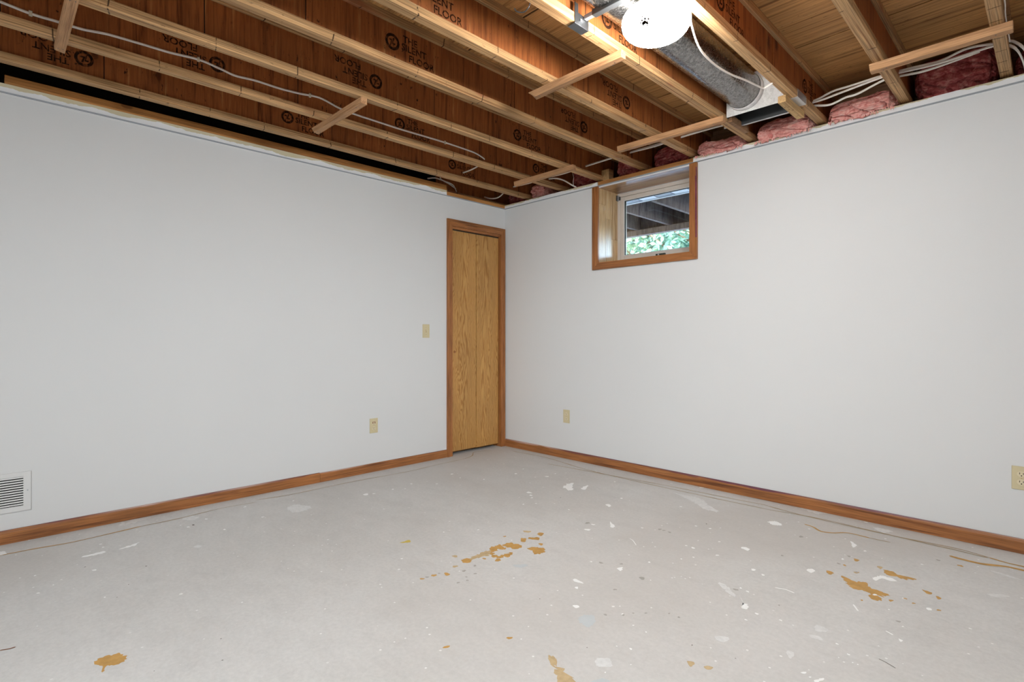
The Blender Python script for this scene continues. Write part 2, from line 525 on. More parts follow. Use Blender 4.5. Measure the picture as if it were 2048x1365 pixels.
ce = obj('ceiling', B((-0.42, XR + 0.02, YN - 0.02, 0.34, Z1 + 0.005, ZD + 0.05)), 'void', None, (0, 0, ZD))
ce['kind'] = 'structure'
ysheet = [0.33, -0.505, -1.725, -2.945, -4.165, -5.385]
for r in range(5):
    xs = [-0.42, 0.88, 3.332, 5.6] if r % 2 else [-0.42, 2.108, 4.556, 5.6]
    for a, b in zip(xs, xs[1:]):
        obj('plywood_sheet', B((a + 0.001, b - 0.001, ysheet[r + 1] + 0.0055, ysheet[r] - 0.0055, Z1, Z1 + 0.0047)), 'subfloor', ce,
            ((a + b) / 2, (ysheet[r] + ysheet[r + 1]) / 2, Z1))

# left wall with the door opening
wl = obj('wall_left', B((-0.013, 0, YN, -0.70, 0, 2.317), (-0.013, 0, -0.70, -0.66, 0, ZT), (-0.013, 0, -0.66, -0.06, 2.015, ZT), (-0.013, 0, -0.06, 0.013, 0, ZT)), 'wall_l', None, (0, 0, 0))
wl['kind'] = 'structure'
obj('wall_core', B((-0.11, -0.0135, YN, -0.668, 0, ZT), (-0.11, -0.0135, -0.668, -0.052, 2.022, ZT), (-0.11, -0.0135, -0.052, 0.013, 0, ZT), (-0.40, -0.111, YN, 0.32, 0, 2.20)), 'stick_old', wl)
obj('dark_gap_panel', B((-0.42, -0.40, YN, 0.3, 0, ZD)), 'void', wl)  # black panel added to stand in for the dark space beyond the wall
obj('top_plate', B((-0.10, -0.0145, YN, -0.70, ZT + 0.001, 2.3125), (-0.10, -0.004, -0.6995, 0.012, ZT + 0.001, 2.309), bevel=0.002), 'plate_y', wl, (-0.05, -2.7, 2.29))
obj('top_plate', B((-0.10, -0.004, -3.485, -0.693, 2.3135, 2.331), (-0.10, -0.010, -3.485, -0.693, 2.3295, 2.366), bevel=0.002), 'plate_y', wl, (-0.05, -2.1, 2.33))

# right wall with the window opening
WX0, WX1, WZ0, WZ1 = 1.105, 1.895, 1.646, 2.258
wr = obj('wall_right', B((-0.0128, WX0 - 0.02, 0.0002, 0.013, 0, 2.306), (WX0 - 0.02, WX1 + 0.02, 0.0002, 0.013, 0, WZ0 - 0.02), (WX1 + 0.02, XR, 0.0002, 0.013, 0, 2.308)), 'wall_r', None, (0, 0, 0))
wr['kind'] = 'structure'
obj('foundation_wall', B((-0.11, WX0 - 0.02, 0.0135, 0.32, 0, ZT), (WX0 - 0.02, WX1 + 0.02, 0.0135, 0.32, 0, WZ0 - 0.02), (WX1 + 0.02, XR, 0.0135, 0.32, 0, ZT), (-0.40, XR, 0.115, 0.32, ZT + 0.0005, 2.30)), 'wall_plain', wr)
obj('top_plate', B((-0.0955, XR, 0.0135, 0.110, ZT + 0.0005, 2.3115), bevel=0.002), 'plate_x', wr, (2.7, 0.06, 2.29))
obj('rim_board', B((-0.40, XR, 0.292, 0.33, 2.301, Z1 - 0.001)), 'stick_old', wr)
for nm, b in (('wall_rear', (-0.42, XR, YN - 0.02, YN - 0.0005, 0, ZD)), ('wall_near', (XR + 0.0005, XR + 0.02, YN, 0.33, 0, ZD))):
    w = obj(nm, B(b), 'wall_plain', None, (0, 0, 0))
    w['kind'] = 'structure'

# metal wall angle for a hung ceiling: a grey flange over a pale leg
for nm, fb, lb, lab in (('trim_1', (0.0005, 0.022, YN, -0.0005, ZT - 0.0016, ZT + 0.0012), (0.0002, 0.0016, YN, -0.0016, ZT - 0.013, ZT - 0.0017), 'thin grey metal wall angle along the top of the left wall'),
                        ('trim_2', (0.0225, XR, -0.022, -0.0005, ZT - 0.0016, ZT + 0.0012), (0.0018, XR, -0.0016, -0.0002, ZT - 0.013, ZT - 0.0017), 'thin grey metal wall angle along the top of the right wall')):
    t = obj(nm, B(fb), 'angle', None, (0, 0, ZT))
    t['kind'] = 'structure'; t['label'] = lab
    obj('leg', B(lb), 'white_metal', t)

# baseboards
def bb_prof(h, t):
    return [(0.0003, 0.0008), (t, 0.0008), (t, h - 0.014), (t - 0.002, h - 0.006), (t * 0.55, h), (0.0003, h)]
bl = obj('baseboard_left', prism(bb_prof(0.069, 0.012), 'y', YN, -1.847), 'base_y', None, (0, -3.6, 0))
bl['kind'] = 'structure'
obj('board', prism(bb_prof(0.066, 0.012), 'y', -1.845, -0.7035), 'base_y', bl, (0, -1.2, 0), label='darker red length of baseboard beside the door casing')
br = obj('baseboard_right', prism([(-y, z) for y, z in bb_prof(0.071, 0.012)], 'x', 0.016, XR), 'base_x', None, (2.7, 0, 0))
br['kind'] = 'structure'

# door_1: bifold closet door with casing
d1 = struct_empty('door_1', (0, -0.36, 0))
d1['label'] = 'narrow oak veneer bifold closet door in the left wall, by the corner'
YA, YB = -0.648, -0.0635
ZH = 2.014
o = obj('casing', prism([(-0.703, 0.001), (YA, 0.001), (YA, ZH), (-0.703, 2.074)], 'x', 0.0004, 0.015), 'oak_z', d1, (0, -0.68, 1.0))
o = obj('casing', prism([(YB, 0.001), (-0.0125, 0.001), (-0.0125, 2.074), (YB, ZH)], 'x', 0.0004, 0.015), 'oak_z', d1, (0, -0.04, 1.0))
o = obj('casing', prism([(-0.7022, 2.0742), (YA + 0.0005, ZH + 0.0004), (YB - 0.0005, ZH + 0.0004), (-0.0133, 2.0742)], 'x', 0.0004, 0.015), 'oak_y', d1, (0, -0.36, 2.05))
# raised outer bead of each casing
obj('casing_bead', B((0.0151, 0.0185, -0.7025, -0.683, 0.001, 2.052)), 'oak_z', d1, (0, -0.69, 1.0))
obj('casing_bead', B((0.0151, 0.0185, -0.034, -0.013, 0.001, 2.052)), 'oak_z', d1, (0, -0.02, 1.0))
obj('casing_bead', B((0.0151, 0.0185, -0.7025, -0.013, 2.0525, 2.0735)), 'oak_y', d1, (0, -0.36, 2.06))
obj('jamb', B((-0.108, -0.0002, YA - 0.018, YA - 0.0005, 0.001, 2.03)), 'oak_z', d1, (-0.05, -0.66, 1.0))
obj('jamb', B((-0.108, -0.0002, YB + 0.0005, YB + 0.011, 0.001, 2.03)), 'oak_z', d1, (-0.05, -0.06, 1.0))
obj('head_jamb', B((-0.108, -0.0002, YA + 0.0002, YB - 0.0002, ZH - 0.020, ZH - 0.0003)), 'oak_y', d1, (-0.05, -0.36, 2.0))
obj('door_track', B((-0.050, -0.022, YA + 0.002, YB - 0.006, 1.978, ZH - 0.0205)), 'gasket', d1)
YM = -0.349
pl = obj('door_panel', B((-0.046, -0.018, YA + 0.003, YM - 0.003, 0.032, 1.984), bevel=0.0012), 'door', d1, (-0.03, (YA + YM) / 2, 0.03))
pr = obj('door_panel', B((-0.046, -0.018, YM + 0.003, YB - 0.008, 0.030, 1.984), bevel=0.0012), 'door', d1, (-0.03, (YB + YM) / 2, 0.03))
bm = bmesh.new()
bmesh.ops.create_cone(bm, cap_ends=True, segments=16, radius1=0.011, radius2=0.009, depth=0.004, matrix=Matrix.Translation((-0.016, -0.600, 0.912)) @ Matrix.Rotation(PI / 2, 4, 'Y'))
obj('plug', bm, 'oak_z', pl, label='small round dark wooden plug where a knob was')

# window_1: deep basement window
w1 = struct_empty('window_1', (1.5, 0.0, WZ0))
w1['label'] = 'small deep set basement window high in the right wall'
CX0, CX1, CZ = 1.049, 1.951, 1.590
obj('casing', prism([(CX0, CZ), (WX0, WZ0), (WX0, ZT - 0.003), (CX0, ZT - 0.003)], 'y', -0.017, -0.0003), 'oak_z', w1, (1.08, 0, 1.9))
obj('casing', prism([(CX1, CZ), (CX1, ZT - 0.003), (WX1, ZT - 0.003), (WX1, WZ0)], 'y', -0.017, -0.0003), 'oak_z', w1, (1.92, 0, 1.9))
obj('casing', prism([(CX0 + 0.001, CZ - 0.0003), (CX1 - 0.001, CZ - 0.0003), (WX1 - 0.0005, WZ0 - 0.0003), (WX0 + 0.0005, WZ0 - 0.0003)], 'y', -0.017, -0.0003), 'oak_x', w1, (1.5, 0, 1.62))
obj('casing_bead', B((CX0 + 0.0003, CX0 + 0.018, -0.0205, -0.0171, CZ + 0.018, ZT - 0.004)), 'oak_z', w1, (1.06, 0, 1.9))
obj('casing_bead', B((CX1 - 0.018, CX1 - 0.0003, -0.0205, -0.0171, CZ + 0.018, ZT - 0.004)), 'oak_z', w1, (1.94, 0, 1.9))
obj('casing_bead', B((CX0 + 0.0003, CX1 - 0.0003, -0.0205, -0.0171, CZ, CZ + 0.0175)), 'oak_x', w1, (1.5, 0, 1.6))
obj('paint_smear', B((CX1 - 0.0075, CX1 + 0.0004, -0.0212, -0.0204, 1.74, 1.86), (CX1 - 0.010, CX1 + 0.0004, -0.0212, -0.0204, 1.861, 2.17), (CX1 - 0.006, CX1 + 0.0004, -0.0212, -0.0204, 2.171, 2.23)), 'purple', w1, label='purple paint smear along the right casing')
for sx in (0, 1):
    xa, xb = (WX0 - 0.0195, WX0) if sx == 0 else (WX1, WX1 + 0.0195)
    for ya, yb, cuts in ((0.0003, 0.090, (2.13,)), (0.0915, 0.172, (2.02,)), (0.1735, 0.262, (1.86,))):
        zz = [WZ0 - 0.019] + list(cuts) + [WZ1]
        for za, zb in zip(zz, zz[1:]):
            obj('jamb_board', B((xa, xb, ya, yb, za + 0.0006, zb - 0.0006), bevel=0.0006), 'pine', w1, (xa, ya, za))
obj('head_board', B((WX0 + 0.0003, WX1 - 0.0003, 0.0003, 0.262, WZ1 - 0.004, WZ1 + 0.009)), 'head', w1)
obj('sill_board', B((WX0 + 0.0003, WX1 - 0.0003, 0.0003, 0.262, WZ0 - 0.0195, WZ0 - 0.0005)), 'oak_x', w1)
def ring_frame(x0, x1, z0, z1, w, y0, y1, wt=None, wb=None):
    wt = wt or w; wb = wb or w
    return [(x0, x0 + w, y0, y1, z0, z1), (x1 - w, x1, y0, y1, z0, z1), (x0 + w, x1 - w, y0, y1, z1 - wt, z1), (x0 + w, x1 - w, y0, y1, z0, z0 + wb)]
fr = obj('window_frame', B(*ring_frame(WX0 - 0.004, WX1 + 0.004, WZ0 - 0.012, WZ1 - 0.0045, 0.030, 0.2625, 0.318), bevel=0.002), 'vinyl', w1)
sa = obj('sash', B(*ring_frame(WX0 + 0.0265, WX1 - 0.0265, WZ0 + 0.0185, WZ1 - 0.035, 0.037, 0.270, 0.306, 0.036, 0.065), bevel=0.003), 'vinyl', w1)
obj('glazing_bead', B(*ring_frame(WX0 + 0.058, WX1 - 0.058, WZ0 + 0.078, WZ1 - 0.067, 0.006, 0.2665, 0.2698)), 'white_metal', sa)
obj('gasket', B(*ring_frame(WX0 + 0.064, WX1 - 0.064, WZ0 + 0.084, WZ1 - 0.073, 0.0025, 0.272, 0.288)), 'gasket', sa)
obj('pane', B((WX0 + 0.0645, WX1 - 0.0645, 0.289, 0.293, WZ0 + 0.0845, WZ1 - 0.0735)), 'glass', sa)
la = obj('latch', B((1.470, 1.552, 0.252, 0.2695, 1.688, 1.706), bevel=0.003), 'latch', sa)
bm = bmesh.new()
bmesh.ops.create_uvsphere(bm, u_segments=12, v_segments=8, radius=0.007, matrix=Matrix.Translation((1.497, 0.250, 1.697)))
obj('latch_knob', bm, 'steel_light', la, smooth=True)
hi = obj('hinge', B((WX0 + 0.0005, WX0 + 0.012, 0.238, 0.2620, 2.192, 2.236), (WX0 + 0.0125, WX0 + 0.030, 0.254, 0.2620, 2.196, 2.226), bevel=0.001), 'steel', fr)
obj('pin', B((WX0 + 0.010, WX0 + 0.016, 0.247, 0.2535, 2.190, 2.238)), 'steel_light', hi)

# ------------------------------------------------------------------ outside, seen through the window
gr = bmesh.new()
N = 24
vv = [[gr.verts.new((-30 + 60 * i / N, 0.335 + 45 * (j / N) ** 1.5, 1.42 + 0.06 * (45 * (j / N) ** 1.5) + 0.15 * mnoise.noise((i * 0.7, j * 0.7, 3)))) for j in range(N + 1)] for i in range(N + 1)]
for i in range(N):
    for j in range(N):
        gr.faces.new((vv[i][j], vv[i + 1][j], vv[i + 1][j + 1], vv[i][j + 1]))
o = obj('ground', gr, 'lawn', None, (0, 0, 0), smooth=True)
o['kind'] = 'structure'; o['label'] = 'sloping lawn outside the basement window'

so = thing('soffit', 'pale blue grey panelled soffit just outside the top of the window', 'soffit', (1.0, 0.6, 2.33))
for k in range(-22, 24):
    a = 1.135 + 0.165 * k
    obj('soffit_panel', B((a + 0.006, a + 0.159, 0.337, 0.884, 2.332, 2.342)), 'soffit' if k % 2 else 'soffit_mesh', so)
obj('soffit_backing', B((-2.6, 5.2, 0.337, 0.884, 2.3425, 2.352)), 'deck_dark', so)
obj('fascia', B((-2.6, 5.2, 0.8845, 0.90, 2.326, 2.36)), 'soffit', so)

dk = thing('deck', 'dark weathered wooden deck overhead outside the window', 'deck', (0.8, 1.8, 2.3))
obj('ledger', B((-2.6, 5.2, 0.905, 0.943, 2.334, 2.548)), 'deck', dk)
obj('beam', B((-2.6, 5.2, 2.02, 2.10, 2.262, 2.3295), bevel=0.004), 'deck', dk)
for k in range(-8, 10):
    xj = 1.03 + 0.43 * k
    obj('deck_joist', B((xj - 0.019, xj + 0.019, 0.9435, 2.10, 2.330, 2.548), bevel=0.003), 'deck', dk, (xj, 0.95, 2.33))
obj('rim_joist', B((-2.6, 5.2, 2.1005, 2.139, 2.3305, 2.548)), 'deck', dk)
for k in range(9):
    obj('deck_board', B((-2.6, 5.2, 0.91 + 0.143 * k, 0.91 + 0.143 * k + 0.138, 2.549, 2.575)), 'deck_dark', dk)
for xp in (-2.2, 0.9, 4.2):
    obj('post', B((xp - 0.045, xp + 0.045, 2.015, 2.105, 1.45, 2.2615)), 'deck', dk)

def tree(x, y, zg, h, r, mat, label, seed, n=4200, ls=0.10):
    random.seed(seed)
    tr = thing('leafy_tree', label, 'tree', (x, y, zg), 'trees behind the deck')
    bm = bmesh.new()
    path = catmull([(x, y, zg), (x + 0.1, y, zg + h * 0.3), (x - 0.05, y + 0.1, zg + h * 0.6), (x + 0.05, y, zg + h * 0.9)], 5)
    tube(bm, path, 0.09, seg=8)
    for q in range(9):
        a = random.uniform(0, 2 * PI); zz = zg + h * random.uniform(0.15, 0.8)
        tube(bm, catmull([(x, y, zz), (x + r * 0.45 * math.cos(a), y + r * 0.45 * math.sin(a), zz + h * 0.08), (x + r * 0.85 * math.cos(a), y + r * 0.85 * math.sin(a), zz + h * 0.20)], 4), 0.03, seg=6)
    obj('trunk', bm, 'bark', tr, smooth=True)
    bm = bmesh.new()
    blobs = [(random.gauss(0, 0.45) * r, random.gauss(0, 0.45) * r, h * random.uniform(0.05, 1.0)) for _ in range(26)]
    for i in range(n):
        b = random.choice(blobs)
        c = Vector((x + b[0] + random.gauss(0, 0.20) * r, y + b[1] + random.gauss(0, 0.20) * r, zg + max(0.05, b[2] + random.gauss(0, 0.12) * h)))
        u = Vector((random.gauss(0, 1), random.gauss(0, 1), random.gauss(0, 0.6))).normalized()
        w = u.cross(Vector((random.gauss(0, 1), random.gauss(0, 1), random.gauss(0, 1)))).normalized()
        s = ls * random.uniform(0.6, 1.5)
        bm.faces.new([bm.verts.new(c + u * s * p + w * s * q) for p, q in ((-1, 0), (-0.1, 0.5), (1, 0), (-0.1, -0.5))])
    f = obj('foliage', bm, mat, tr)
    f['kind'] = 'stuff'
tree(-4.6, 10.2, 2.0, 4.6, 1.7, 'leaf_a', 'light green leafy tree at the left of the view under the deck', 1)
tree(-2.9, 9.6, 1.95, 4.4, 1.5, 'leaf_b', 'blue green leafy tree in the middle of the view under the deck', 2)
tree(-1.2, 9.4, 1.95, 4.6, 1.5, 'leaf_a', 'light green leafy tree at the right of the view under the deck', 3)
tree(-6.6, 12.5, 2.1, 5.5, 2.2, 'leaf_b', 'large blue green tree farthest back behind the deck', 4)
tree(-4.0, 13.5, 2.2, 6.0, 2.2, 'leaf_a', 'tall pale green tree standing behind the nearer leafy trees', 6)

# ------------------------------------------------------------------ I-joists
JX = [0.272 + 0.408 * k for k in range(-1, 11)]
FW, FH, WT = 0.0225, 0.038, 0.005

def text_mesh(lines):
    cu_objs = []
    bm = bmesh.new()
    for body, px, pz, size in lines:
        cu = bpy.data.curves.new('stamp', 'FONT')
        cu.body = body; cu.size = size; cu.offset = 0.0009; cu.resolution_u = 2
        o = bpy.data.objects.new('stamp', cu)
        C.objects.link(o)
        me = bpy.data.meshes.new_from_object(o.evaluated_get(bpy.context.evaluated_depsgraph_get()))
        b2 = bmesh.new(); b2.from_mesh(me)
        for f in b2.faces:
            bm.faces.new([bm.verts.new((0.0, v.co.x + px, v.co.y + pz)) for v in f.verts])
        b2.free()
        bpy.data.objects.remove(o); bpy.data.curves.remove(cu); bpy.data.meshes.remove(me)
    return bm

def add_logo(bm, r=0.039):
    # thick ring with a slanted lightning-like monogram inside
    def q(*p):
        bm.faces.new([bm.verts.new((0.0, a, b)) for a, b in p])
    n = 28
    for i in range(n):
        a, b = 2 * PI * i / n, 2 * PI * (i + 1) / n
        q((r * math.cos(a), r * math.sin(a)), (r * math.cos(b), r * math.sin(b)), (r * 0.66 * math.cos(b), r * 0.66 * math.sin(b)), (r * 0.66 * math.cos(a), r * 0.66 * math.sin(a)))
    k = r / 0.039
    q((-0.017 * k, 0.012 * k), (-0.002 * k, 0.012 * k), (-0.010 * k, -0.022 * k), (-0.014 * k, -0.022 * k), (-0.008 * k, 0.004 * k), (-0.020 * k, 0.004 * k))
    q((0.003 * k, 0.020 * k), (0.012 * k, 0.020 * k), (0.004 * k, -0.004 * k), (0.017 * k, -0.004 * k), (0.014 * k, -0.012 * k), (-0.006 * k, -0.012 * k))
def stamp_mesh():
    bm = text_mesh([('THE', 0.058, 0.022, 0.045), ('SILENT', 0.050, -0.018, 0.047), ('FLOOR', 0.090, -0.062, 0.047)])
    add_logo(bm)
    me = bpy.data.meshes.new('stamp')
    bm.to_mesh(me); bm.free()
    me.materials.append(M['ink'])
    return me
STAMP = stamp_mesh()

JD = {
    -1: ('shadowed wooden I-joist farthest left, above the closet side of the left wall', [-0.35], []),
    0: ('wooden I-joist nearest the left wall, running just inside its top plate', [-3.119, -1.886, -0.666], [(-3.20, 1), (-2.184, 0), (-0.86, 0)]),
    1: ('second wooden I-joist from the left wall, with a long white cable stapled on its web', [-3.51, -2.288, -1.062], [(-2.704, 1), (-1.614, 0), (-0.30, 0)]),
    2: ('third wooden I-joist from the left wall, next right of the one carrying the cable', [-2.87, -1.635, -0.412], [(-2.029, 1), (-0.929, 0)]),
    3: ('fourth wooden I-joist from the left wall, its web crossed by a slanting shadow edge', [-3.82, -2.596, -1.364, -0.14], [(-2.179, 0), (-0.711, 1)]),
    4: ('fifth wooden I-joist from the left wall, one bay left of the lamp, brightly lit', [-3.65, -2.43, -1.202], [(-2.33, 0), (-0.827, 1)]),
    5: ('wooden I-joist left of the round duct, holding the steel hanger bracket of the lamp', [-2.98, -1.754, -0.532], [(-1.60, 0)]),
    6: ('wooden I-joist right of the round duct, with a shiny clip near the right wall', [-3.23, -2.0, -0.786], [(-1.37, 0), (-0.297, 0)]),
    7: ('wooden I-joist under the left end of the longest cleat, second from the photo right edge', [-2.7, -1.45], [(-2.3, 0)]),
    8: ('wooden I-joist nearest the right edge of the photo, crossed by dark saw cuts', [-2.2, -0.95], []),
    9: ('wooden I-joist just outside the right edge of the photo', [-2.6, -1.3], []),
    10: ('wooden I-joist farthest right, outside the photo', [-2.1, -0.9], []),
}
YJ0, YJ1 = -5.395, 0.288
for k in range(-1, 11):
    lab, joints, stamps = JD[k]
    x = 0.272 + 0.408 * k
    j = thing('i_joist', lab, 'joist', (x, -2.5, Z0), 'floor joists overhead')
    bf = obj('bottom_flange', B((x - FW, x + FW, -0.72 if k == -1 else YJ0, YJ1, Z0, Z0 + FH), bevel=0.0012), 'flange', j)
    if k == 8:
        obj('saw_cuts', B(*[(x - FW + 0.002, x + FW - 0.003 * q, yc - 0.0015, yc + 0.0015, Z0 - 0.0004, Z0 + 0.002) for q, yc in enumerate((-0.755, -0.630, -0.312, -0.178, -0.045))]), 'ink', bf)
    obj('top_flange', B((x - FW, x + FW, -0.72 if k == -1 else YJ0, YJ1, Z1 - FH, Z1 - 0.0004), bevel=0.0012), 'flange', j)
    yj0 = -0.72 if k == -1 else YJ0
    ys = [yj0] + joints + [YJ1]
    panels = []
    for a, b in zip(ys, ys[1:]):
        p = obj('web_panel', B((x - WT, x + WT, a + 0.0021, b - 0.0021, Z0 + FH + 0.0003, Z1 - FH - 0.0003)), 'web', j, (x, (a + b) / 2, Z0 + FH))
        panels.append((a, b, p))
    for ys_, flip in stamps:
        for a, b, p in panels:
            if a <= ys_ < b:
                s = bpy.data.objects.new('stamp', STAMP)
                place(s, p, (x + WT + 0.0006, ys_, 2.442))
                if flip:
                    s.rotation_euler = (PI, 0, 0)
    for yj in joints:                                               # the dark open joint between two web panels
        obj('web_joint', B((x - WT + 0.0008, x + WT - 0.0008, yj - 0.0018, yj + 0.0018, Z0 + FH + 0.0003, Z1 - FH - 0.0003)), 'black', j)

# ------------------------------------------------------------------ cleats nailed under the joists
def cleat(label, x0, x1, y, mat='stick', w=0.036, h=0.036, tip=0.03, skew=0.0, tip_right=0.0):
    zt = Z0 - 0.0006
    bm = bmesh.new()
    pts_b = [(x0 + tip, y - w / 2, zt - h), (x0 + tip * 0.6, y + w / 2, zt - h), (x1 - tip_right, y + w / 2 + skew, zt - h), (x1, y - w / 2 + skew, zt - h)]
    pts_t = [(x0, y - w / 2, zt), (x0 - 0.004, y + w / 2, zt), (x1, y + w / 2 + skew, zt), (x1, y - w / 2 + skew, zt)]
    lo = [bm.verts.new(p) for p in pts_b]; hi_ = [bm.verts.new(p) for p in pts_t]
    bm.faces.new(lo); bm.faces.new(hi_)
    for i in range(4):
        bm.faces.new((lo[i], lo[(i + 1) % 4], hi_[(i + 1) % 4], hi_[i]))
    bmesh.ops.bevel(bm, geom=list(bm.edges), offset=0.0015, segments=1, affect='EDGES')
    o = obj('wood_cleat', bm, mat, None, ((x0 + x1) / 2, y, zt))
    tag(o, label, 'cleat', 'cleats nailed under the joists')
    bm = bmesh.new()
    for i in range(4):
        xx = x0 + 0.06 + (x1 - x0 - 0.12) * (0 if i < 2 else 1) + random.uniform(-0.012, 0.012)
        box(bm, xx - 0.0022, xx + 0.0022, y - 0.008 + 0.016 * (i % 2) - 0.0022, y - 0.008 + 0.016 * (i % 2) + 0.0022, zt - h - 0.0006, zt - h + 0.001)
    n = obj('nail_heads', bm, 'steel', o)
    return o
random.seed(5)
cleat('short wooden cleat with a slanted end at the top left corner of the photo', 0.625, 1.20, -3.322, tip=0.035)
cleat('wooden cleat under the second and third joists left of the stamped web', 0.505, 1.115, -2.112, tip=0.035)
cleat('wooden cleat just below and left of the lamp, one pointed end', 1.765, 2.352, -1.510, tip=0.05, skew=-0.012)
cleat('wooden cleat with cables behind it, up against the left of the round duct end', 1.640, 2.362, -0.515, tip=0.004, skew=0.01)
cleat('wooden cleat nearest the corner, just left of the window top', 0.575, 1.20, -0.435, tip=0.004, h=0.036)
cleat('longest wooden cleat, high at the right, crossing the two rightmost joists', 3.090, 3.585, -0.575, tip=0.004, skew=0.0, w=0.042)
zt = Z0 - 0.0006
o = obj('wood_block', B((2.668, 2.708, -0.545, -0.245, zt - 0.037, zt), bevel=0.002), 'stick_pale', None, (2.69, -0.4, zt))
tag(o, 'short pale stapled block under the joist right of the duct box', 'block')
bm = bmesh.new()
for xx, yy in ((2.680, -0.47), (2.695, -0.46), (2.684, -0.42), (2.698, -0.40), (2.690, -0.30)):
    box(bm, xx - 0.006, xx + 0.004, yy - 0.001, yy + 0.001, zt - 0.0376, zt - 0.0365)
obj('staples', bm, 'slot', o)
# dark scrap beside the flange by the duct box
o = obj('wood_scrap', B((2.336, 2.362, -0.40, -0.155, Z0 - 0.004, Z0 + 0.036), bevel=0.002), 'stick_old', None, (2.35, -0.28, Z0))
tag(o, 'dark brown wood scrap nailed beside the joist at the duct box corner', 'block')
o = obj('wood_block', B((1.072, 1.165, 0.05, 0.115, 2.3125, 2.41), bevel=0.002), 'stick_pale', None, (1.12, 0.08, 2.3125))
tag(o, 'upright wood block standing on the wall plate above the window left corner', 'block')

# shiny clip wrapped around the flange right of the duct
o = obj('metal_clip', B((2.700, 2.7435, -0.475, -0.335, Z0 - 0.0022, Z0 - 0.0008), (2.7430, 2.7446, -0.475, -0.335, Z0 - 0.0022, Z0 + 0.034), (2.728, 2.7446, -0.475, -0.335, Z0 + 0.0385, Z0 + 0.0400)), 'steel_light', None, (2.72, -0.4, Z0))
tag(o, 'shiny metal clip wrapped around the joist flange right of the duct', 'clip')
# bent nail hook
bm = bmesh.new()
tube(bm, catmull([(2.290, -2.062, 2.330), (2.285, -2.066, 2.308), (2.262, -2.07, 2.298), (2.240, -2.085, 2.304), (2.234, -2.092, 2.316)], 6), 0.0022, seg=8)
o = obj('bent_hook', bm, 'steel', None, (2.28, -2.06, 2.30), smooth=True)
tag(o, 'small dark bent wire hook under the joist left of the lamp', 'hook')

# ------------------------------------------------------------------ lamp, hanger bar, round duct and its box
LX, LY, LZ = 2.63, -1.72, 2.268
lp = thing('ceiling_lamp', 'lit round ceiling lamp with a white glass dome between two joists', 'lamp', (LX, LY, LZ))
R, H = 0.128, 0.080
prof = [(0.0, LZ - H)] + [(R * max(math.cos(e), 0.0) ** 0.6, LZ - 0.018 - (H - 0.018) * math.sin(e)) for e in [1.5, 1.4, 1.25, 1.1, 0.95, 0.8, 0.65, 0.5, 0.35, 0.2, 0.0]] + [(R * 0.985, LZ - 0.004), (R * 0.93, LZ + 0.008), (R * 0.84, LZ + 0.018), (R * 0.73, LZ + 0.024)]
gl = obj('glass_dome', lathe(bmesh.new(), prof, LX, LY, 72, 0.010, 36), 'lamp', lp, smooth=True)
bm = bmesh.new()
random.seed(11)
for da, de, w in ((0, 0, 0.0090), (0.07, 0.05, 0.0060), (-0.08, 0.06, 0.0065), (0.05, -0.16, 0.0050), (-0.07, -0.13, 0.0042), (0.15, -0.08, 0.0040), (-0.15, -0.04, 0.0036), (0.04, 0.18, 0.0040), (0.17, 0.12, 0.0030), (-0.03, -0.28, 0.0034)):
    aa, ee = math.radians(277) + da, 0.84 + de
    rr = R * math.cos(ee) ** 0.6
    vs = bmesh.ops.create_icosphere(bm, subdivisions=1, radius=w, matrix=Matrix.Translation((LX + rr * math.cos(aa), LY + rr * math.sin(aa), LZ - 0.018 - (H - 0.018) * math.sin(ee))))['verts']
    for v in vs:
        v.co += Vector((random.uniform(-0.35, 0.35), random.uniform(-0.35, 0.35), random.uniform(-0.35, 0.35))) * w
obj('dead_insects', bm, 'bug', gl)
obj('pan', lathe(bmesh.new(), [(0.0, LZ + 0.034), (0.050, LZ + 0.034), (0.080, LZ + 0.030), (0.094, LZ + 0.020), (0.0965, LZ + 0.020), (0.0965, LZ + 0.026), (0.084, LZ + 0.034), (0.050, LZ + 0.038), (0.0, LZ + 0.038)], LX, LY, 64), 'lamp_pan', lp, smooth=True)
bm = bmesh.new()
bmesh.ops.create_cone(bm, cap_ends=True, segments=8, radius1=0.052, radius2=0.052, depth=0.040, matrix=Matrix.Translation((LX, LY, LZ + 0.059)))
obj('junction_box', bm, 'steel', lp)

hb = thing('hanger_bar', 'dark steel adjustable bar spanning two joists above the lamp', 'bracket', (2.5, -1.785, 2.35))
obj('outer_bar', B((2.385, 2.60, -1.800, -1.772, 2.348, 2.372), bevel=0.002), 'steel', hb)
obj('inner_bar', B((2.342, 2.697, -1.796, -1.776, 2.351, 2.368), bevel=0.001), 'steel_light', hb)
fo = obj('foot', B((2.3352, 2.3385, -1.850, -1.760, 2.3185, 2.366), (2.3352, 2.3385, -1.850, -1.828, 2.366, 2.402), (2.300, 2.3384, -1.850, -1.760, 2.3165, 2.3185 + 0.0012), bevel=0.0006), 'steel', hb)
obj('screw', B((2.3388, 2.3425, -1.818, -1.808, 2.336, 2.346), bevel=0.001), 'steel_light', fo)

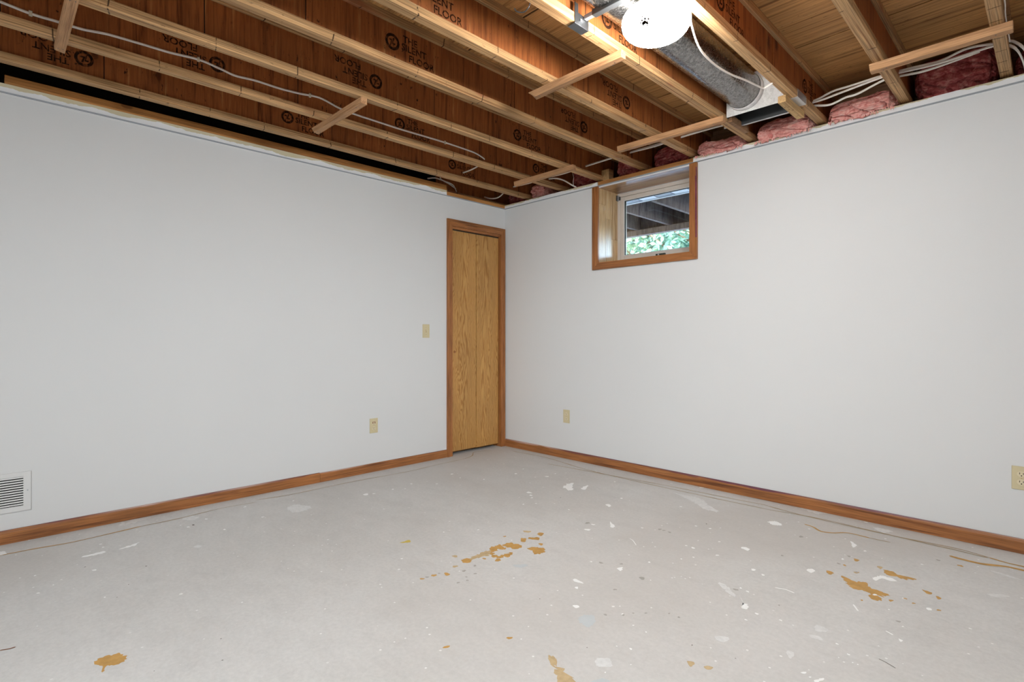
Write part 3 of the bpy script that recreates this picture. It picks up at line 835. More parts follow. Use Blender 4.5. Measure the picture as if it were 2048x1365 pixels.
DX, DZ, DR = 2.449, 2.458, 0.099
du = thing('round_duct', 'dull galvanised round duct running along the joist bay behind the lamp', 'duct', (DX, -2.8, DZ))
bm = bmesh.new()
n = 56
def ring(y, r):
    return [bm.verts.new((DX + r * math.cos(2 * PI * q / n), y, DZ + r * math.sin(2 * PI * q / n))) for q in range(n)]
rs = [ring(y, r) for y, r in ((-5.35, DR), (-3.42, DR), (-3.40, DR + 0.003), (-3.38, DR + 0.003), (-3.36, DR), (-1.9, DR), (-0.50, DR), (-0.435, DR - 0.001))]
for a, b in zip(rs, rs[1:]):
    for q in range(n):
        bm.faces.new((a[q], a[(q + 1) % n], b[(q + 1) % n], b[q]))
obj('pipe', bm, 'duct', du, smooth=True)
bm = bmesh.new()
obj('seam', B((DX - 0.095, DX - 0.091, -5.3, -0.46, DZ - 0.040, DZ - 0.032), bevel=0.001), 'duct', du)
bm = bmesh.new()
rs = [[bm.verts.new((DX + r * math.cos(2 * PI * q / n), y, DZ + r * math.sin(2 * PI * q / n))) for q in range(n)] for y, r in ((-0.462, DR + 0.0015), (-0.462, DR + 0.0045), (-0.4225, DR + 0.0055), (-0.4225, DR + 0.0015))]
for a, b in zip(rs, rs[1:] + rs[:1]):
    for q in range(n):
        bm.faces.new((a[q], a[(q + 1) % n], b[(q + 1) % n], b[q]))
obj('collar', bm, 'galv', du, smooth=True)
bx = thing('duct_box', 'bright galvanised sheet box at the end of the round duct', 'duct box', (2.517, -0.34, 2.34))
xa, xb = 2.3375, 2.6945
obj('front_panel', B((xa, xb, -0.4220, -0.4205, 2.342, 2.558)), 'galv', bx)
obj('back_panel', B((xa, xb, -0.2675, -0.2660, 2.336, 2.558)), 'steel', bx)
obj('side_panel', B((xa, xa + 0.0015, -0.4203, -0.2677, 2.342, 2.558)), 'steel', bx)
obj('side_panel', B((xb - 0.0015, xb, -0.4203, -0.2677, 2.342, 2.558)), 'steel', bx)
obj('top_panel', B((xa, xb, -0.4203, -0.2677, 2.5585, 2.560)), 'galv', bx)
obj('rim', B((xa, xb, -0.2658, -0.2500, 2.3345, 2.3362), (xa, xb, -0.2515, -0.2500, 2.3345, 2.350)), 'steel_light', bx)

# ------------------------------------------------------------------ cables
def cable(label, pts, ru=0.0062, rv=0.0036, up=(0, 0, 1), k=6, staples=(), name='cable', group='electrical cables overhead'):
    path = catmull(pts, k)
    bm = tube(bmesh.new(), path, ru, rv, up, 8)
    o = obj(name, bm, 'cable', None, tuple(path[len(path) // 2]), smooth=True)
    tag(o, label, 'cable', group)
    return o
XC = 0.272 + 0.408 + WT + 0.004
lc = [(-4.2, 2.415), (-3.9, 2.43), (-3.65, 2.417), (-3.51, 2.408), (-3.418, 2.399), (-3.332, 2.401), (-3.25, 2.402), (-3.186, 2.412), (-3.14, 2.417), (-3.0, 2.422), (-2.915, 2.424), (-2.792, 2.435), (-2.693, 2.424), (-2.622, 2.413), (-2.522, 2.421), (-2.39, 2.421), (-2.278, 2.429), (-2.16, 2.441), (-2.035, 2.417), (-1.904, 2.410), (-1.764, 2.409), (-1.616, 2.408), (-1.40, 2.412), (-1.247, 2.414), (-1.112, 2.413), (-0.97, 2.408), (-0.89, 2.390)]
pts = [(XC, y, z) for y, z in lc] + [(XC - 0.02, -0.86, 2.386), (0.56, -0.80, 2.395), (0.442, -0.757, 2.400), (0.295, -0.745, 2.400), (0.214, -0.764, 2.402), (0.06, -0.79, 2.42), (-0.06, -0.72, 2.425), (-0.10, -0.60, 2.415), (-0.128, -0.50, 2.395)]
o = cable('long white cable stapled along the second joist and dropping toward the corner', pts, up=(0, 0, 1))
for y, z in ((-3.418, 2.399), (-2.792, 2.435), (-2.22, 2.436), (-1.247, 2.414)):
    obj('cable_staple', B((XC - 0.004, XC + 0.0045, y - 0.006, y + 0.006, z + 0.003, z + 0.011), (XC - 0.004, XC + 0.0045, y - 0.006, y + 0.006, z - 0.011, z - 0.003), (XC + 0.0015, XC + 0.0055, y - 0.005, y + 0.005, z - 0.009, z + 0.009), bevel=0.001), 'staple', o)
YC = -0.15
b1 = [(-0.13, 2.385), (-0.03, 2.352), (0.069, 2.346), (0.16, 2.38), (0.272, 2.405), (0.47, 2.402), (0.68, 2.404), (0.88, 2.398), (1.088, 2.406), (1.25, 2.409), (1.496, 2.414), (1.70, 2.414), (1.904, 2.418), (2.10, 2.419), (2.312, 2.416), (2.5, 2.41), (2.714, 2.404), (2.824, 2.428), (2.91, 2.43), (3.06, 2.435), (3.20, 2.430), (3.30, 2.424), (3.405, 2.446), (3.501, 2.432), (3.553, 2.424), (3.578, 2.406), (3.604, 2.367), (3.625, 2.325), (3.63, 2.25)]
cable('uppermost white cable of the bundle passing through all joists near the right wall', [(x, YC, z) for x, z in b1[:-2]] + [(3.62, -0.06, 2.335), (3.625, 0.03, 2.322)])
b2 = [(0.12, 2.40), (0.272, 2.398), (0.47, 2.392), (0.68, 2.396), (0.88, 2.390), (1.088, 2.398), (1.496, 2.405), (1.72, 2.400), (1.904, 2.41), (2.10, 2.412), (2.312, 2.406), (2.722, 2.392), (2.861, 2.402), (3.06, 2.422), (3.136, 2.419), (3.30, 2.409), (3.505, 2.417), (3.553, 2.398), (3.582, 2.364)]
cable('middle white cable of the bundle passing through all joists near the right wall', [(x, YC - 0.012, z) for x, z in b2] + [(3.60, -0.09, 2.33), (3.605, 0.03, 2.318)])
b3 = [(2.20, 2.398), (2.312, 2.394), (2.5, 2.385), (2.70, 2.381), (2.735, 2.378), (2.811, 2.361), (2.885, 2.377), (2.945, 2.379), (3.06, 2.412), (3.128, 2.41), (3.25, 2.400), (3.45, 2.418)]
cable('lowest sagging white cable across the bay with the bright pink insulation', [(x, YC + 0.01, z) for x, z in b3])
cable('white cable bending down into the wall left of the window', [(0.60, -0.16, 2.384), (0.72, -0.13, 2.388), (0.79, -0.08, 2.370), (0.845, -0.02, 2.325), (0.855, 0.02, 2.315)])
cable('thin white wire hanging straight down left of the window', [(0.858, -0.035, 2.425), (0.866, -0.030, 2.38), (0.858, -0.028, 2.34), (0.868, -0.028, 2.31)], 0.002, 0.002)
cable('white lamp cord drooping in front of the round duct', [(2.66, -1.70, 2.322), (2.690, -1.64, 2.330), (2.694, -1.581, 2.312), (2.690, -1.553, 2.284), (2.680, -1.495, 2.250), (2.670, -1.417, 2.232), (2.660, -1.278, 2.233), (2.655, -1.113, 2.252), (2.655, -0.943, 2.282), (2.658, -0.79, 2.302), (2.664, -0.738, 2.306), (2.680, -0.732, 2.312), (2.705, -0.726, 2.3235)], 0.0050, 0.0040)
cable('white cable running along the rightmost joist flange toward the long cleat', [(3.563, -1.4, 2.372), (3.5625, -0.95, 2.360), (3.566, -0.72, 2.352), (3.5625, -0.60, 2.345), (3.5625, -0.30, 2.36)], 0.004, 0.0025)
cable('pair of grey cables entering the dark hole over the left wall end', [(-0.06, -0.86, 2.40), (-0.085, -0.76, 2.43), (-0.09, -0.65, 2.424), (-0.105, -0.55, 2.415), (-0.128, -0.49, 2.37)])

# ------------------------------------------------------------------ insulation
def batt(label, x0, x1, y0, y1, z0, z1, seed, m='pink', amp=0.021, sag=0.0, fuzz=0):
    bm = bmesh.new()
    bmesh.ops.create_cube(bm, size=2.0)
    bmesh.ops.subdivide_edges(bm, edges=bm.edges, cuts=40, use_grid_fill=True)
    cx, cy, cz = (x0 + x1) / 2, (y0 + y1) / 2, (z0 + z1) / 2
    hx, hy, hz = (x1 - x0) / 2, (y1 - y0) / 2, (z1 - z0) / 2
    for v in bm.verts:
        c = v.co
        # soften the cube toward a flat wad with torn edges
        L = (abs(c.x) ** 11 + abs(c.y) ** 3.0 + abs(c.z) ** 2.6) ** (1 / 3.6)
        d = c / max(L, 1e-4)
        d = Vector((max(-1, min(1, d.x)), max(-1, min(1, d.y)), max(-1, min(1, d.z))))
        p = Vector((cx + d.x * hx, cy + d.y * hy, cz + d.z * hz))
        big = mnoise.noise(Vector((p.x * 7 + seed * 3.3, seed * 1.7, p.y * 2)))
        p.z += big * amp * 1.3 * (1 if d.z > 0 else 0.7)
        q = Vector((p.x * 8, p.y * 16, p.z * 34)) + Vector((seed * 7.1, 0, 0))
        nn = mnoise.fractal(q, 1.0, 2.0, 4) + 0.7 * mnoise.fractal(q * 3.1, 0.8, 2.0, 4)
        fold = abs(mnoise.noise(Vector((p.x * 7 + seed, p.y * 11, p.z * 24 + p.x * 9))))
        crease = max(0.0, 0.12 - fold) / 0.12
        k = amp * (nn * 0.9 - crease * 1.5)
        p += Vector((0, -k if c.y < 0.3 else 0, -k * 0.6))
        if p.z < 2.3135 and p.y > -0.004:
            p.z = 2.3135
        if p.x < x0: p.x = x0
        if p.x > x1: p.x = x1
        v.co = p
    if fuzz:
        random.seed(seed)
        for i in range(fuzz):
            xx = random.uniform(x0 + 0.01, x1 - 0.01); zz = z0 + random.uniform(-0.004, 0.006); yy = y0 + random.uniform(0.0, 0.012)
            a = bm.verts.new((xx - 0.004, yy, zz + 0.012)); b = bm.verts.new((xx + 0.004, yy, zz + 0.012))
            c2 = bm.verts.new((xx + random.uniform(-0.006, 0.006), yy - 0.002, zz - random.uniform(0.002, 0.010)))
            bm.faces.new((a, b, c2))
    o = obj('insulation_batt', bm, m, None, (cx, cy, z0), smooth=True)
    tag(o, label, 'insulation', 'pink insulation over the right wall')
    return o
batt('pink insulation wad over the right wall, just right of the window', 1.932, 2.284, -0.030, 0.26, 2.288, 2.385, 1, fuzz=40)
batt('pink insulation wad over the right wall, below the duct box', 2.340, 2.692, -0.034, 0.25, 2.280, 2.415, 2, fuzz=50)
batt('brightest pink insulation wad, under three white cables at the right', 2.752, 3.098, -0.036, 0.26, 2.286, 2.415, 3, amp=0.022, fuzz=30)
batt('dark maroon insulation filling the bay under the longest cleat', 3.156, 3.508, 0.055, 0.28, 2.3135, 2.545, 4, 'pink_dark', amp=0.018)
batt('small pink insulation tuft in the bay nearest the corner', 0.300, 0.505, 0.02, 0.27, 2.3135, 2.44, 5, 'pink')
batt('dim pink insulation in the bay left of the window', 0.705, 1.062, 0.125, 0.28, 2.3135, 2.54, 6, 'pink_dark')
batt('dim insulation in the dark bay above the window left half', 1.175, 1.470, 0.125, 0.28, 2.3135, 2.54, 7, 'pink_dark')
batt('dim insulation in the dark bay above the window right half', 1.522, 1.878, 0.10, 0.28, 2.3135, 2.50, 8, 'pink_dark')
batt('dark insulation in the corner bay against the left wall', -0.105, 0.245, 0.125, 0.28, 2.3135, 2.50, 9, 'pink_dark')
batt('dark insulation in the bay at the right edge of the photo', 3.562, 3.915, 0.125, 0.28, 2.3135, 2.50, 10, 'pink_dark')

# ------------------------------------------------------------------ outlets, switch, return air grille
def on_wall(side, a, z, n):
    return (n, a, z) if side == 'l' else (a, -n, z)
def wbox(bm, side, a0, a1, z0, z1, n0, n1, bevel=0.0):
    if side == 'l':
        box(bm, n0, n1, a0, a1, z0, z1, bevel)
    else:
        box(bm, a0, a1, -n1, -n0, z0, z1, bevel)
    return bm
def wdisc(bm, side, a, z, r, n0, n1, sx=1.0, sz=1.0, seg=20):
    vs = bmesh.ops.create_cone(bm, cap_ends=True, segments=seg, radius1=r, radius2=r, depth=n1 - n0)['verts']
    for v in vs:
        x, y, zz = v.co
        m = (n0 + n1) / 2 + zz
        v.co = Vector(on_wall(side, a + x * sx, z + y * sz, m))
    return bm
def outlet(side, a, z, label, scorched=False):
    t = thing('outlet', label, 'outlet', on_wall(side, a, z, 0.0005), 'duplex wall outlets')
    pl = obj('cover_plate', wbox(bmesh.new(), side, a - 0.035, a + 0.035, z - 0.0565, z + 0.0565, 0.0004, 0.0055, 0.0022), 'ivory', t)
    for s in (1, -1):
        zc = z + s * 0.0195
        bm = wdisc(bmesh.new(), side, a, zc, 0.0165, 0.0040, 0.0066, 1.0, 0.86, 24)
        r = obj('receptacle', bm, 'ivory_light', t, on_wall(side, a, zc, 0.004))
        bm = bmesh.new()
        wbox(bm, side, a - 0.0078, a - 0.0054, zc - 0.001, zc + 0.0075, 0.0060, 0.00675)
        wbox(bm, side, a + 0.0054, a + 0.0078, zc - 0.001, zc + 0.0065, 0.0060, 0.00675)
        wdisc(bm, side, a, zc - 0.0075, 0.0027, 0.0060, 0.00675, seg=12)
        obj('slots', bm, 'slot', r)
        if scorched and s > 0:
            bm = bmesh.new()
            for q in (-1, 1):
                wbox(bm, side, a + q * 0.0095 - 0.003, a + q * 0.0095 + 0.003, zc - 0.004, zc + 0.011, 0.0060, 0.0070, 0.0006)
            wbox(bm, side, a - 0.010, a + 0.010, zc + 0.0085, zc + 0.0115, 0.0060, 0.0070)
            obj('dark_marks', bm, 'brown', r)
    obj('screw', wdisc(bmesh.new(), side, a, z, 0.0028, 0.005, 0.0066, seg=12), 'pale', t)
    return t
outlet('l', -1.4115, 0.356, 'ivory duplex outlet with a dark marked top socket, low on the left wall', True)
outlet('r', 0.765, 0.362, 'ivory duplex outlet low on the right wall between corner and window')
outlet('r', 3.591, 0.362, 'ivory duplex outlet cut off by the right edge of the photo')
sw = thing('light_switch', 'ivory toggle light switch on the left wall beside the closet door', 'switch', (0.0005, -0.921, 1.093), None)
obj('cover_plate', wbox(bmesh.new(), 'l', -0.956, -0.886, 1.0365, 1.1495, 0.0004, 0.0055, 0.0022), 'ivory', sw)
bm = bmesh.new()
wbox(bm, 'l', -0.9260, -0.9160, 1.081, 1.105, 0.0050, 0.0064, 0.0008)
to = obj('toggle_base', bm, 'pale', sw)
bm = bmesh.new()
wbox(bm, 'l', -0.9240, -0.9180, 1.088, 1.098, 0.0060, 0.0150, 0.0012)
for v in bm.verts:
    v.co.z += (v.co.x - 0.006) * 0.7
obj('toggle', bm, 'ivory_light', sw)
for zz in (1.123, 1.063):
    obj('screw', wdisc(bmesh.new(), 'l', -0.921, zz, 0.0026, 0.005, 0.0064, seg=12), 'pale', sw)

ga = thing('return_air_grille', 'white painted metal air grille low on the left wall, cut by the photo edge', 'vent', (0.0005, -3.56, 0.254))
ga0, ga1, gz0, gz1 = -3.735, -3.386, 0.155, 0.3525
la0, la1, lz0, lz1 = -3.706, -3.415, 0.181, 0.330
obj('frame', B((0.0004, 0.007, ga0, la0, gz0, gz1), (0.0004, 0.007, la1, ga1, gz0, gz1), (0.0004, 0.007, la0, la1, gz0, lz0), (0.0004, 0.007, la0, la1, lz1, gz1)), 'white_metal', ga)
obj('backing', B((0.0003, 0.0008, la0, la1, lz0, lz1)), 'black', ga)
ns = 12
pitch = (lz1 - lz0) / ns
for i in range(ns):
    zc = lz0 + pitch * (i + 0.62)
    obj('louver', prism([(0.0010, zc + pitch * 0.24), (0.0028, zc + pitch * 0.24), (0.0066, zc - pitch * 0.26), (0.0048, zc - pitch * 0.26)], 'y', la0, la1), 'white_metal', ga, (0.004, (la0 + la1) / 2, zc))
for yy in (-3.399, -3.721):
    obj('screw', wdisc(bmesh.new(), 'l', yy, 0.2565, 0.0032, 0.006, 0.0082, seg=12), 'angle', ga)

# ------------------------------------------------------------------ glue, paint and grime on the slab
POLY=[('ochre',[(1.54,-3.301),(1.535,-3.269),(1.552,-3.235),(1.592,-3.224),(1.612,-3.233),(1.617,-3.254),(1.6,-3.28),(1.627,-3.289),(1.62,-3.294),(1.595,-3.289),(1.575,-3.3)]),('ochre',[(1.755,-1.792),(1.756,-1.723),(1.815,-1.738),(1.788,-1.766),(1.82,-1.817),(1.858,-1.801),(1.85,-1.749),(1.886,-1.756),(1.869,-1.829),(1.816,-1.835)]),('ochre',[(1.766,-1.713),(1.763,-1.664),(1.792,-1.659),(1.826,-1.693),(1.807,-1.707)]),('ochre',[(1.765,-1.972),(1.763,-1.937),(1.787,-1.931),(1.812,-1.96),(1.787,-1.985)]),('pale',[(1.771,-1.92),(1.764,-1.843),(1.772,-1.801),(1.806,-1.838),(1.8,-1.875),(1.792,-1.926)]),('ochre',[(1.792,-1.67),(1.807,-1.645),(1.854,-1.659),(1.841,-1.705),(1.811,-1.702)]),('ochre',[(1.878,-1.651),(1.903,-1.609),(1.946,-1.598),(1.969,-1.64),(1.962,-1.679),(1.919,-1.659)]),('ochre',[(1.767,-1.577),(1.792,-1.563),(1.816,-1.6),(1.794,-1.608)]),('ochre',[(1.787,-1.549),(1.816,-1.508),(1.847,-1.532),(1.81,-1.552)]),('ochre',[(1.773,-1.461),(1.798,-1.443),(1.819,-1.475),(1.798,-1.481)]),('ochre',[(1.877,-1.566),(1.893,-1.55),(1.905,-1.576)]),('pale',[(1.699,-1.493),(1.733,-1.47),(1.739,-1.491),(1.718,-1.505)]),('pale',[(2.551,-2.249),(2.559,-2.231),(2.582,-2.246),(2.593,-2.27),(2.61,-2.266),(2.637,-2.273),(2.673,-2.275),(2.695,-2.297),(2.663,-2.33),(2.625,-2.298),(2.596,-2.281)]),('pale',[(2.926,-1.935),(2.942,-1.92),(2.949,-1.923),(2.942,-1.943)]),('pale',[(2.876,-1.948),(2.896,-1.937),(2.897,-1.964)]),('ochre',[(3.051,-0.897),(3.077,-0.9),(3.099,-0.913),(3.146,-0.899),(3.158,-0.93),(3.197,-0.944),(3.228,-0.954),(3.228,-0.985),(3.207,-0.996),(3.22,-1.018),(3.2,-1.047),(3.178,-1.025),(3.178,-0.995),(3.153,-0.989),(3.124,-0.997),(3.101,-0.977),(3.074,-0.938)]),('ochre',[(3.168,-0.695),(3.197,-0.683),(3.225,-0.703),(3.279,-0.702),(3.261,-0.737),(3.213,-0.739),(3.181,-0.735)]),('pale',[(3.137,-0.669),(3.156,-0.662),(3.155,-0.694)]),('ochre',[(2.986,-0.88),(3.018,-0.882),(3.013,-0.918)]),('ochre',[(3.32,-0.804),(3.355,-0.808),(3.346,-0.834)]),('ochre',[(3.367,-0.829),(3.387,-0.838),(3.379,-0.86)]),('ochre',[(3.241,-1.003),(3.257,-0.996),(3.25,-1.017)]),('ochre',[(3.042,-0.646),(3.066,-0.648),(3.055,-0.676)]),('pale',[(3.076,-0.813),(3.096,-0.798),(3.091,-0.822)]),('yellow',[(1.38,-2.056),(1.377,-2.016),(1.385,-2.001),(1.411,-2.025)]),('ochre',[(2.266,-2.465),(2.262,-2.451),(2.273,-2.439),(2.279,-2.449)]),('white',[(1.295,-0.672),(1.289,-0.56),(1.35,-0.65),(1.394,-0.69),(1.38,-0.723)]),('white',[(1.416,-0.635),(1.404,-0.541),(1.454,-0.636)]),('white',[(1.745,-0.809),(1.765,-0.788),(1.787,-0.814),(1.785,-0.832)]),('white',[(1.945,-1.045),(1.978,-1.068),(2.011,-1.094),(2.0,-1.118)]),('haze',[(1.92,-0.275),(1.994,-0.274),(2.102,-0.269),(2.195,-0.358),(2.298,-0.441),(2.217,-0.454),(2.098,-0.363)]),('white',[(2.617,-0.894),(2.627,-0.873),(2.655,-0.882),(2.651,-0.909)]),('white',[(2.811,-1.388),(2.844,-1.432),(2.87,-1.448),(2.877,-1.477),(2.854,-1.477),(2.85,-1.447)]),('white',[(2.319,-1.53),(2.333,-1.502),(2.348,-1.54)]),('white',[(2.253,-1.757),(2.263,-1.742),(2.302,-1.753),(2.273,-1.767)]),('white',[(2.393,-1.932),(2.402,-1.916),(2.418,-1.921),(2.413,-1.936)]),('haze',[(2.666,-2.146),(2.675,-2.128),(2.696,-2.116),(2.717,-2.144),(2.69,-2.174)]),('haze',[(2.703,-1.346),(2.742,-1.343),(2.81,-1.412),(2.787,-1.413)]),('haze',[(2.873,-1.743),(2.912,-1.719),(2.915,-1.757),(2.892,-1.764)]),('blue',[(2.468,-1.994),(2.486,-1.937),(2.52,-1.96),(2.528,-2.015)]),('blue',[(2.721,-2.24),(2.746,-2.207),(2.767,-2.218),(2.728,-2.258)]),('blue',[(1.969,-1.838),(1.995,-1.797),(2.024,-1.796),(2.001,-1.84)]),('white',[(2.922,-0.938),(2.935,-0.912),(2.955,-0.923),(2.949,-0.954)]),('white',[(3.154,-0.834),(3.16,-0.786),(3.174,-0.767),(3.227,-0.783),(3.212,-0.802),(3.178,-0.8),(3.17,-0.836)]),('white',[(2.568,-0.406),(2.604,-0.378),(2.641,-0.403),(2.632,-0.434),(2.596,-0.433)]),('white',[(2.973,-0.411),(3.007,-0.453),(3.005,-0.501),(2.99,-0.463)]),('haze',[(3.006,-0.1),(3.045,-0.082),(3.088,-0.097),(3.066,-0.151)]),('haze',[(3.1,-1.503),(3.129,-1.489),(3.145,-1.508),(3.118,-1.518)]),('haze',[(3.078,-1.67),(3.09,-1.653),(3.105,-1.669),(3.102,-1.696)]),('haze',[(3.095,-1.43),(3.112,-1.408),(3.145,-1.429),(3.114,-1.455)]),('haze',[(2.617,-0.018),(2.675,0.009),(2.75,-0.013),(2.713,-0.06)]),('white',[(3.355,-0.983),(3.363,-0.966),(3.374,-0.979),(3.367,-0.995)]),('white',[(3.324,-1.308),(3.338,-1.312),(3.333,-1.326)]),('haze',[(3.513,-0.665),(3.546,-0.626),(3.577,-0.63),(3.539,-0.674)]),('haze',[(3.505,-0.37),(3.543,-0.363),(3.611,-0.393),(3.556,-0.391)]),('white',[(3.15,-1.752),(3.161,-1.736),(3.161,-1.75)]),('white',[(3.191,-1.763),(3.207,-1.729),(3.211,-1.737),(3.201,-1.767)]),('white',[(0.469,-3.22),(0.462,-3.176),(0.463,-3.145),(0.49,-3.153),(0.485,-3.217)]),('white',[(0.483,-3.083),(0.46,-3.033),(0.449,-3.0),(0.485,-3.027)]),('haze',[(0.187,-2.744),(0.171,-2.701),(0.234,-2.675),(0.271,-2.704),(0.233,-2.742)]),('haze',[(0.712,-2.82),(0.698,-2.798),(0.724,-2.783),(0.739,-2.802)]),('white',[(0.689,-3.215),(0.69,-3.199),(0.705,-3.204)]),('white',[(0.113,-3.506),(0.151,-3.48),(0.184,-3.492),(0.175,-3.507)]),('haze',[(0.096,-3.026),(0.026,-3.0),(0.083,-3.001),(0.012,-2.954),(0.046,-2.87),(0.076,-2.949)]),('haze',[(0.417,-2.242),(0.402,-2.178),(0.5,-2.131),(0.546,-2.186),(0.533,-2.249)]),('white',[(0.491,-1.776),(0.494,-1.743),(0.53,-1.766)])]
DOTS=[('ochre',1.793,-2.214,0.0089),('ochre',1.802,-2.158,0.0115),('ochre',1.832,-2.11,0.0141),('ochre',1.88,-1.849,0.0158),('ochre',2.381,-2.262,0.0091),('ochre',1.689,-1.622,0.0079),('ochre',1.824,-1.884,0.0089),('pale',1.706,-1.965,0.0134),('pale',1.795,-2.035,0.012),('grey',1.795,-2.189,0.0074),('grey',1.801,-2.13,0.005),('grey',1.859,-2.036,0.0092),('grey',1.915,-2.018,0.0066),('grey',1.93,-2.126,0.0064),('grey',1.941,-2.085,0.0056),('grey',1.913,-2.067,0.0049),('grey',1.852,-1.966,0.0077),('white',0.502,-1.402,0.0094),('white',0.489,-1.028,0.0115),('white',0.618,-1.052,0.007),('white',0.629,-1.273,0.008),('white',0.773,-0.955,0.0083),('white',0.528,-1.569,0.009),('white',0.528,-1.714,0.0088),('white',1.52,-1.658,0.0061),('white',0.308,-2.159,0.006),('white',0.49,-2.411,0.0076),('white',1.416,-1.811,0.005),('white',0.575,-1.502,0.0065),('white',1.234,-0.961,0.0177),('white',1.286,-0.998,0.0112),('white',1.382,-1.167,0.007),('white',1.328,-1.033,0.0086),('white',1.742,-0.63,0.0097),('white',1.483,-0.328,0.0081),('white',1.906,-1.15,0.0094),('white',1.932,-1.236,0.0153),('white',2.389,-0.747,0.0072),('white',2.317,-0.766,0.0062),('white',2.125,-1.002,0.0062),('white',2.389,-1.368,0.0061),('white',2.474,-1.228,0.0044),('white',2.506,-1.17,0.0053),('white',2.543,-1.44,0.0033),('white',2.587,-1.406,0.0032),('white',2.311,-1.805,0.0086),('white',2.79,-1.323,0.0055),('white',2.822,-1.333,0.0062),('white',2.917,-1.487,0.0064),('white',2.906,-1.56,0.0049),('white',2.636,-1.887,0.0034),('white',2.692,-1.893,0.0033),('white',2.759,-2.093,0.0024),('white',2.725,-2.183,0.0029),('white',2.669,-2.039,0.0025),('white',2.711,-2.019,0.005),('white',2.565,-1.849,0.005),('white',2.808,-1.13,0.0074),('white',2.758,-1.107,0.011),('white',2.574,-1.067,0.0072),('white',2.451,-1.065,0.0093),('white',2.197,-1.554,0.0052),('white',1.989,-0.027,0.0143),('white',2.094,-0.513,0.0069),('white',1.645,-1.045,0.0046),('white',1.043,-0.567,0.0141),('white',1.033,-0.459,0.0072),('white',0.822,-0.674,0.0129),('white',0.76,-0.529,0.0074),('white',2.49,-1.525,0.0032),('grey',2.203,-0.952,0.0102),('grey',2.227,-0.952,0.0081),('grey',2.263,-0.955,0.0091),('grey',2.236,-1.532,0.0096),('grey',2.309,-1.475,0.0069),('grey',1.869,-1.153,0.0148),('grey',2.432,-1.705,0.007),('grey',2.522,-1.898,0.0064),('grey',2.57,-1.852,0.0056),('grey',2.589,-1.814,0.0043),('grey',2.622,-1.78,0.005),('grey',2.685,-1.72,0.0043),('grey',2.724,-1.719,0.0056),('grey',2.455,-1.535,0.013),('grey',2.781,-1.351,0.0093),('dark',1.455,-0.897,0.0037),('dark',2.268,-1.984,0.0022),('dark',2.604,-2.117,0.0019),('dark',2.978,-1.823,0.0018),('dark',2.343,-0.694,0.0042),('dark',2.844,-1.853,0.0025),('white',3.006,-0.691,0.0064),('white',3.056,-0.506,0.0066),('white',3.283,-0.948,0.0068),('white',3.259,-1.096,0.0039),('white',2.997,-1.472,0.005),('white',3.04,-1.476,0.0031),('white',3.185,-1.496,0.0046),('white',3.229,-1.538,0.0045),('white',3.211,-1.58,0.0022),('white',3.25,-1.579,0.0027),('white',3.264,-1.579,0.0027),('white',3.491,-1.05,0.0043),('white',3.32,-1.204,0.0037),('white',3.178,-1.756,0.0036),('white',3.164,-1.72,0.0021),('white',3.287,-1.411,0.0023),('white',2.959,-0.029,0.0086),('white',3.091,-0.248,0.0053),('white',3.277,-0.5,0.0055),('white',3.194,-0.995,0.0082),('grey',2.793,-0.851,0.0073),('grey',2.953,-1.36,0.004),('grey',2.776,-0.525,0.0124),('grey',3.018,-0.634,0.0081),('grey',3.007,-0.762,0.0078),('grey',3.088,-0.806,0.006),('grey',3.302,-1.174,0.0069),('grey',3.322,-0.388,0.0079),('ochre',3.286,-0.947,0.0061),('ochre',3.316,-0.969,0.006),('ochre',3.393,-0.966,0.0071),('ochre',3.168,-1.085,0.0054),('ochre',3.402,-0.394,0.0108),('ochre',3.031,-0.763,0.0078),('white',0.341,-3.141,0.006),('white',0.399,-3.138,0.0059),('white',0.584,-3.399,0.0052),('white',0.726,-3.411,0.0035),('white',0.754,-3.35,0.0036),('white',0.806,-3.4,0.0055),('white',1.039,-3.213,0.0041),('white',1.135,-3.42,0.0025),('white',0.019,-3.394,0.0044),('white',0.299,-2.654,0.0078),('white',0.555,-2.633,0.0083),('white',0.223,-2.421,0.0083),('white',0.374,-2.762,0.0084),('white',0.314,-2.785,0.0047),('dark',0.626,-3.232,0.0031),('dark',0.809,-3.033,0.0039),('dark',0.972,-3.124,0.0021),('dark',1.074,-3.178,0.002),('dark',1.687,-2.974,0.0023),('dark',1.824,-3.009,0.0022),('dark',1.736,-3.178,0.0016),('dark',0.357,-2.733,0.0075)]
